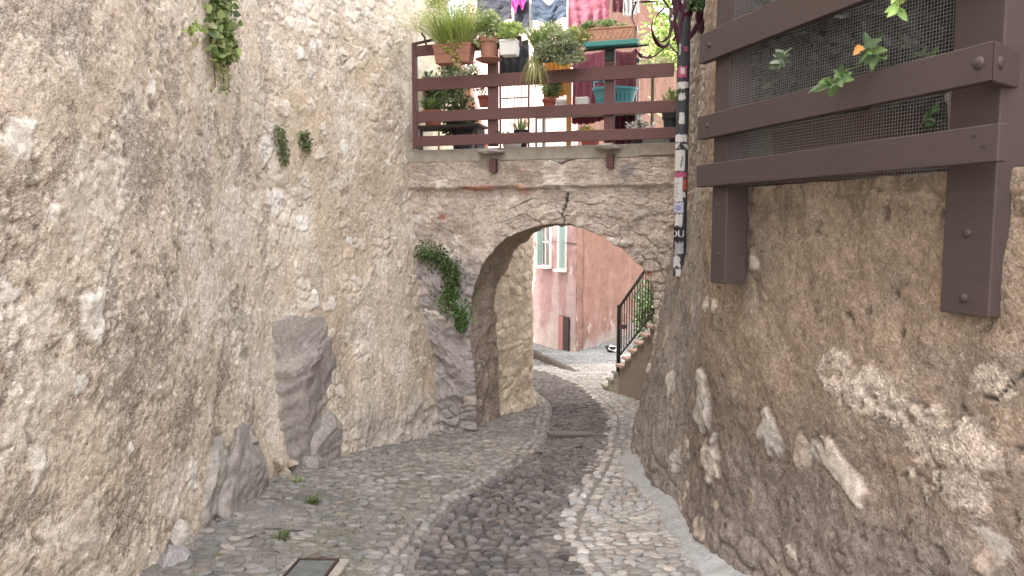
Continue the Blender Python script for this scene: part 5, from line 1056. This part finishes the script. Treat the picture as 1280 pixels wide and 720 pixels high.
# ------------------------------------------------------------------ beyond the arch: outside stairs
M_STW = mat('stair_render', (.21, .175, .15), .9, .15, 8, .3, dist=.01); M_TRD = mat('stair_tread', (.38, .27, .235), .85, .15, 15, .2); M_GST = mat('grey_step_stone', (.27, .25, .21), .9, .25, 12, .4, dist=.01)
st_ = empty('outside_stairs', (1.61, 13.0, -1.36), 'stone stairs rising to the right beyond the arch, with iron handrail', 'stairs')
sd_ = Vector((.063, -.214, 0)); sn = Vector((.959, .282, 0)); z0s = float(gz(13.0)); rs_ = Matrix.Rotation(math.atan2(sn.y, sn.x), 3, 'Z'); nost = []
for k in range(12):
    p = Vector((1.61, 13.0, 0)) + sd_ * k; zt_ = -1.25 + .162 * k; nost.append(p + Vector((0, 0, zt_))); c = p + sd_ * .5 + sn * .5; low_ = k < 3
    MB().box(Vector((c.x, c.y, (zt_ - .05 + -1.7) / 2)) - sn * (.0 if not low_ else .0), (1.0, .2225, zt_ - .05 + 1.7), rs_).build('riser_block', M_GST if low_ else M_STW, st_, .006 if low_ else .0)
    MB().box(Vector((c.x, c.y, zt_ - .022)) - sn * (.035 if not low_ else .01), (1.04, .26, .052), rs_).build('tread', M_GST if low_ else M_TRD, st_, .008)
M_IRON = mat('black_iron', (.018, .018, .02), .5, .2, 30, .1, metal=.3)
hr = empty('iron_handrail', nost[3], 'black iron handrail with upright bars on the stairs beyond the arch', 'handrail')
q = nost[3] + sn * .0 - sd_ * .1; MB().box(q + Vector((0, 0, .42)), (.055, .055, 1.14), rs_).build('post', M_IRON, hr, .003)
a0_, a1_ = nost[3] + Vector((0, 0, .96)), nost[11] + Vector((0, 0, .96)); MB().beam(a0_, a1_, .02, .05).build('top_rail', M_IRON, hr, .002); b0_, b1_ = a0_ - Vector((0, 0, .84)), a1_ - Vector((0, 0, .84)); MB().beam(b0_, b1_, .015, .03).build('bottom_rail', M_IRON, hr)
for k in range(1, 19): f = k / 19; MB().tube([b0_.lerp(b1_, f), a0_.lerp(a1_, f)], .008, 6).build('baluster', M_IRON, hr)
MB().box(nost[3] + sn * .06 + Vector((0, 0, .62)), (.14, .05, .07), rs_).build('bracket', mat('plum_paint', (.10, .04, .07), .6), hr)
t = empty('shrub', (2.45, 13.6, -1.4), 'green shrub behind the iron handrail bars', 'shrub'); bush('foliage', (2.6, 13.7, -.1), (.35, .5, .95), 2600, .06, [(.07, .11, .05), (.11, .16, .07), (.05, .08, .04)], t, .55, 20, .35); MB().tube([(2.6, 13.7, -1.5), (2.6, 13.7, .1)], .02).build('stem', M_STEM, t)

# pink and red house
HC = Vector((1.985, 22.8, 0)); HP = Vector((-1.27, 2.7, 0)).normalized(); HR = Vector((1.17, 2.7, 0)).normalized(); HT = 10.5
house = empty('corner_house', (HC.x, HC.y, -2.4), 'old corner house with a pink front and a brick red side, beyond the arch', 'house')
a, b = HC + HP * 9, HC; W1 = simple_wall('w', [(a.x, a.y), (b.x, b.y)], -3.6, HT, (.29, .185, .18), (.25, .155, .15), -1, '', res=.045, seed=3, amp=.02, stone=0)
S, Z = W1.S, W1.Z; W1.c = mixc(W1.c, (.36, .28, .27), sstep(.0, .5, fbm(S, Z * .3, .5, 5, 2) + .3 * sstep(-.6, -2, Z)) * .8); W1.c = mixc(W1.c, (.42, .36, .31), sstep(-1.5, -2.5, Z + .8 * fbm(S, Z, .5, 4, 1)) * .7)
W1.finish('front_wall', M_RUB2, house)
a, b = HC, HC + HR * 17; W2_ = simple_wall('w', [(a.x, a.y), (b.x, b.y)], -4.2, HT, (.23, .125, .095), (.195, .105, .08), -1, '', res=.045, seed=5, amp=.03, stone=.25)
S, Z = W2_.S, W2_.Z; brk = ((Z / .075) % 1 < .12) * 1.0; W2_.c = mixc(W2_.c, (.28, .165, .125), sstep(.1, .5, fbm(S, Z, .7, 5, 2)) * .6); W2_.c *= (1 - .12 * brk)[..., None]; W2_.h -= .006 * brk
W2_.c = mixc(W2_.c, (.36, .28, .24), sstep(.25, .5, fbm(S, Z, .35, 5, 4, .65)) * sstep(-1.2, -2.0, Z)); W2_.c = mixc(W2_.c, (.33, .28, .25), sstep(-2.1, -2.6, Z + .3 * fbm(S, Z, .4, 3, 1)) * .7)
u_ = .55 + .12 * fbm(Z, Z * 0, .8, 4, 3); D_ = np.abs(S - u_); mk_ = 1 - sstep(.02, .06, D_); W2_.c = mixc(W2_.c, (.12, .08, .07), mk_ * .85); W2_.h -= .05 * mk_
W2_.finish('side_wall', M_RUB2, house)
HN = Vector((HP.y, -HP.x, 0)); HN = -HN if HN.dot(Vector((-1, -1, 0))) < 0 else HN
MB().beam(HC + HP * 4.5 + HN * -1 + Vector((0, 0, HT + .1)), HC + HP * -.3 + HN * -1 + Vector((0, 0, HT + .1)), .2, 3).build('roof', M_TER, house)
rot1 = Matrix.Rotation(math.atan2(HP.y, HP.x), 3, 'Z')
def on_front(px, py, off=0.0):
    r = ray(px, py); o = Vector((0, 0, EYE)); t_ = (HC + HN * off - o).dot(HN) / r.dot(HN); return o + r * t_
M_SHG = mat('green_shutter_paint', (.27, .38, .35), .6, .1, 10, .1, stretch=(1, 1, 12)); M_WTR = mat('white_trim', (.70, .66, .62), .8, .1, 20, .1); M_GLS = mat('window_glass', (.16, .13, .125), .25, .1, 3, 0)
def window(px, py, w_, h, sides=(-1, 1)):
    c = on_front(px, py); c.z = on_front(px, py).z + h / 2; f = MB(); t = None
    fr = MB().box(c + HN * .01, (w_ + .24, .06, h + .24), rot1).build('window', M_WTR, house, .005); MB().box(c + HN * .045, (w_, .02, h), rot1).build('pane', M_GLS, fr); mb = MB()
    mb.box(c + HN * .062, (.05, .02, h), rot1); mb.box(c + HN * .063, (w_, .018, .05), rot1); mb.build('mullion', M_WTR, fr)
    for sg in sides:
        q = c - HP * sg * (w_ / 2 + .02) + HN * (.06 + w_ * .25); MB().box(q, (.05, w_ * .48, h), rot1).build('shutter', M_SHG, fr, .004)
    MB().box(c + HN * .10 - Vector((0, 0, h / 2 + .08)), (w_ + .3, .16, .07), rot1).build('sill', M_WTR, fr, .005)
window(703, 335, .34, 1.7, (1,)); window(684, 331, .42, 1.5, (-1,))
c = on_front(706, 415); c.z = on_front(706, 437).z + .50; dr_ = MB().box(c + HN * .0, (.62, .10, 1.15), rot1).build('door', mat('recess_shade', (.035, .022, .02), .8), house, .004); MB().box(c + HN * .055 + HP * .17, (.30, .02, 1.12), rot1).build('door_leaf', mat('faded_red_door', (.28, .12, .11), .7, .15, 10, .2, stretch=(1, 1, 8)), dr_)  # flat dark slab in place of the door recess, shade put into its colour
q = on_front(727, 441); MB().tube([HC + HR * 1.55 + Vector((-.16, -.08, -2.55)), HC + HR * 1.55 + Vector((-.16, -.08, -2.1))], .05).build('drain_stub', M_DARK, house)
cb_ = MB(); cb_.tube([HC + HR * .12 + Vector((-.05, -.05, z_)) for z_ in (-2.3, 0, 3, 9.8)], .018, 6); cb_.tube([HC + HR * .1 + Vector((-.06, -.06, .95)), HC + HP * 1.2 + HN * .05 + Vector((0, 0, .98)), HC + HP * 3 + HN * .05 + Vector((0, 0, .94))], .014, 6); cb_.build('cable', M_DARK, house)
g = GP(765, 441); bwl = empty('tipped_bowl', g, 'small black tub with a white inside lying tipped at the foot of the red wall', 'tub'); MB().lathe(g + Vector((0, 0, .16)), [(.12, -.14), (.20, .0), (.21, .05), (.17, .06)], 20).build('tub_body', M_DARK, bwl); MB().box(g + Vector((0, -.16, .17)), (.25, .03, .16), Matrix.Rotation(.3, 3, 'Y')).build('white_plate', M_WHT, bwl, .02)

# cream house left of the lane beyond the arch, and trees
def block(name, x0, x1, y0, y1, z0_, z1_, m, label, cat='house', wins=()):
    t = empty(name, (x0, y0, z0_), label, cat); MB().box(((x0 + x1) / 2, (y0 + y1) / 2, (z0_ + z1_) / 2), (x1 - x0, y1 - y0, z1_ - z0_)).build('house_walls', m, t); MB().box(((x0 + x1) / 2, (y0 + y1) / 2, z1_ + .1), (x1 - x0 + .5, y1 - y0 + .5, .2)).build('roof', M_TER, t)
    for (cx, cz_) in wins:
        f = MB().box((cx, y0 - .02, cz_), (.9, .06, 1.4)).build('window', M_WTR, t); MB().box((cx, y0 - .055, cz_), (.7, .02, 1.2)).build('pane', M_GLS, f)
    return t
block('house', -6.5, -1.0, 11.42, 23.5, -2.6, 3.9, mat('cream_render', (.60, .52, .40), .9, .15, 2, .3, dist=.01), 'cream house left of the lane behind the walkway plants')
def tree(name, base, top, cr, n, size, cols, label, seed=0):
    t = empty(name, base, label, 'tree'); base, top = Vector(base), Vector(top); rr = random.Random(seed); pts = [base.lerp(top, k / 5) + Vector((rr.uniform(-.15, .15), rr.uniform(-.15, .15), 0)) * (k > 0) for k in range(6)]
    tk = MB().tube(pts, [.2, .17, .14, .12, .09, .05], 10).build('trunk', M_STEM, t, smooth=True)
    for k in range(7): a = rr.uniform(0, 6.28); s = base.lerp(top, rr.uniform(.55, .95)); MB().tube([s, s + Vector((math.cos(a) * cr[0] * .35, math.sin(a) * cr[1] * .35, cr[2] * .25)), s + Vector((math.cos(a) * cr[0] * .75, math.sin(a) * cr[1] * .75, cr[2] * .5))], [.06, .04, .012], 6).build('limb', M_STEM, tk, smooth=True)
    bush('crown', top + Vector((0, 0, cr[2] * .2)), cr, n, size, cols, t, .6, 60, .22)
tree('garden_tree', (-5.2, 12.4, -1.3), (-3.4, 19.0, 9.8), (2.6, 3.2, 2.0), 6500, .16, [(.08, .16, .04), (.14, .24, .06)], 'garden tree above the cream house, left of the walkway', 1) if False else None
tree('garden_tree', (-7.2, 18.5, -2.0), (-4.2, 19.6, 9.2), (3.2, 3.2, 2.2), 5200, .17, [(.08, .16, .04), (.14, .24, .06)], 'garden tree rising behind the cream house on the left', 1)
tree('garden_tree', (3.9, 14.6, -1.5), (3.4, 14.2, 5.2), (1.35, 1.2, 1.6), 5200, .085, [(.22, .32, .08), (.34, .42, .14), (.16, .25, .06)], 'pale green tree behind the right end of the walkway', 2)
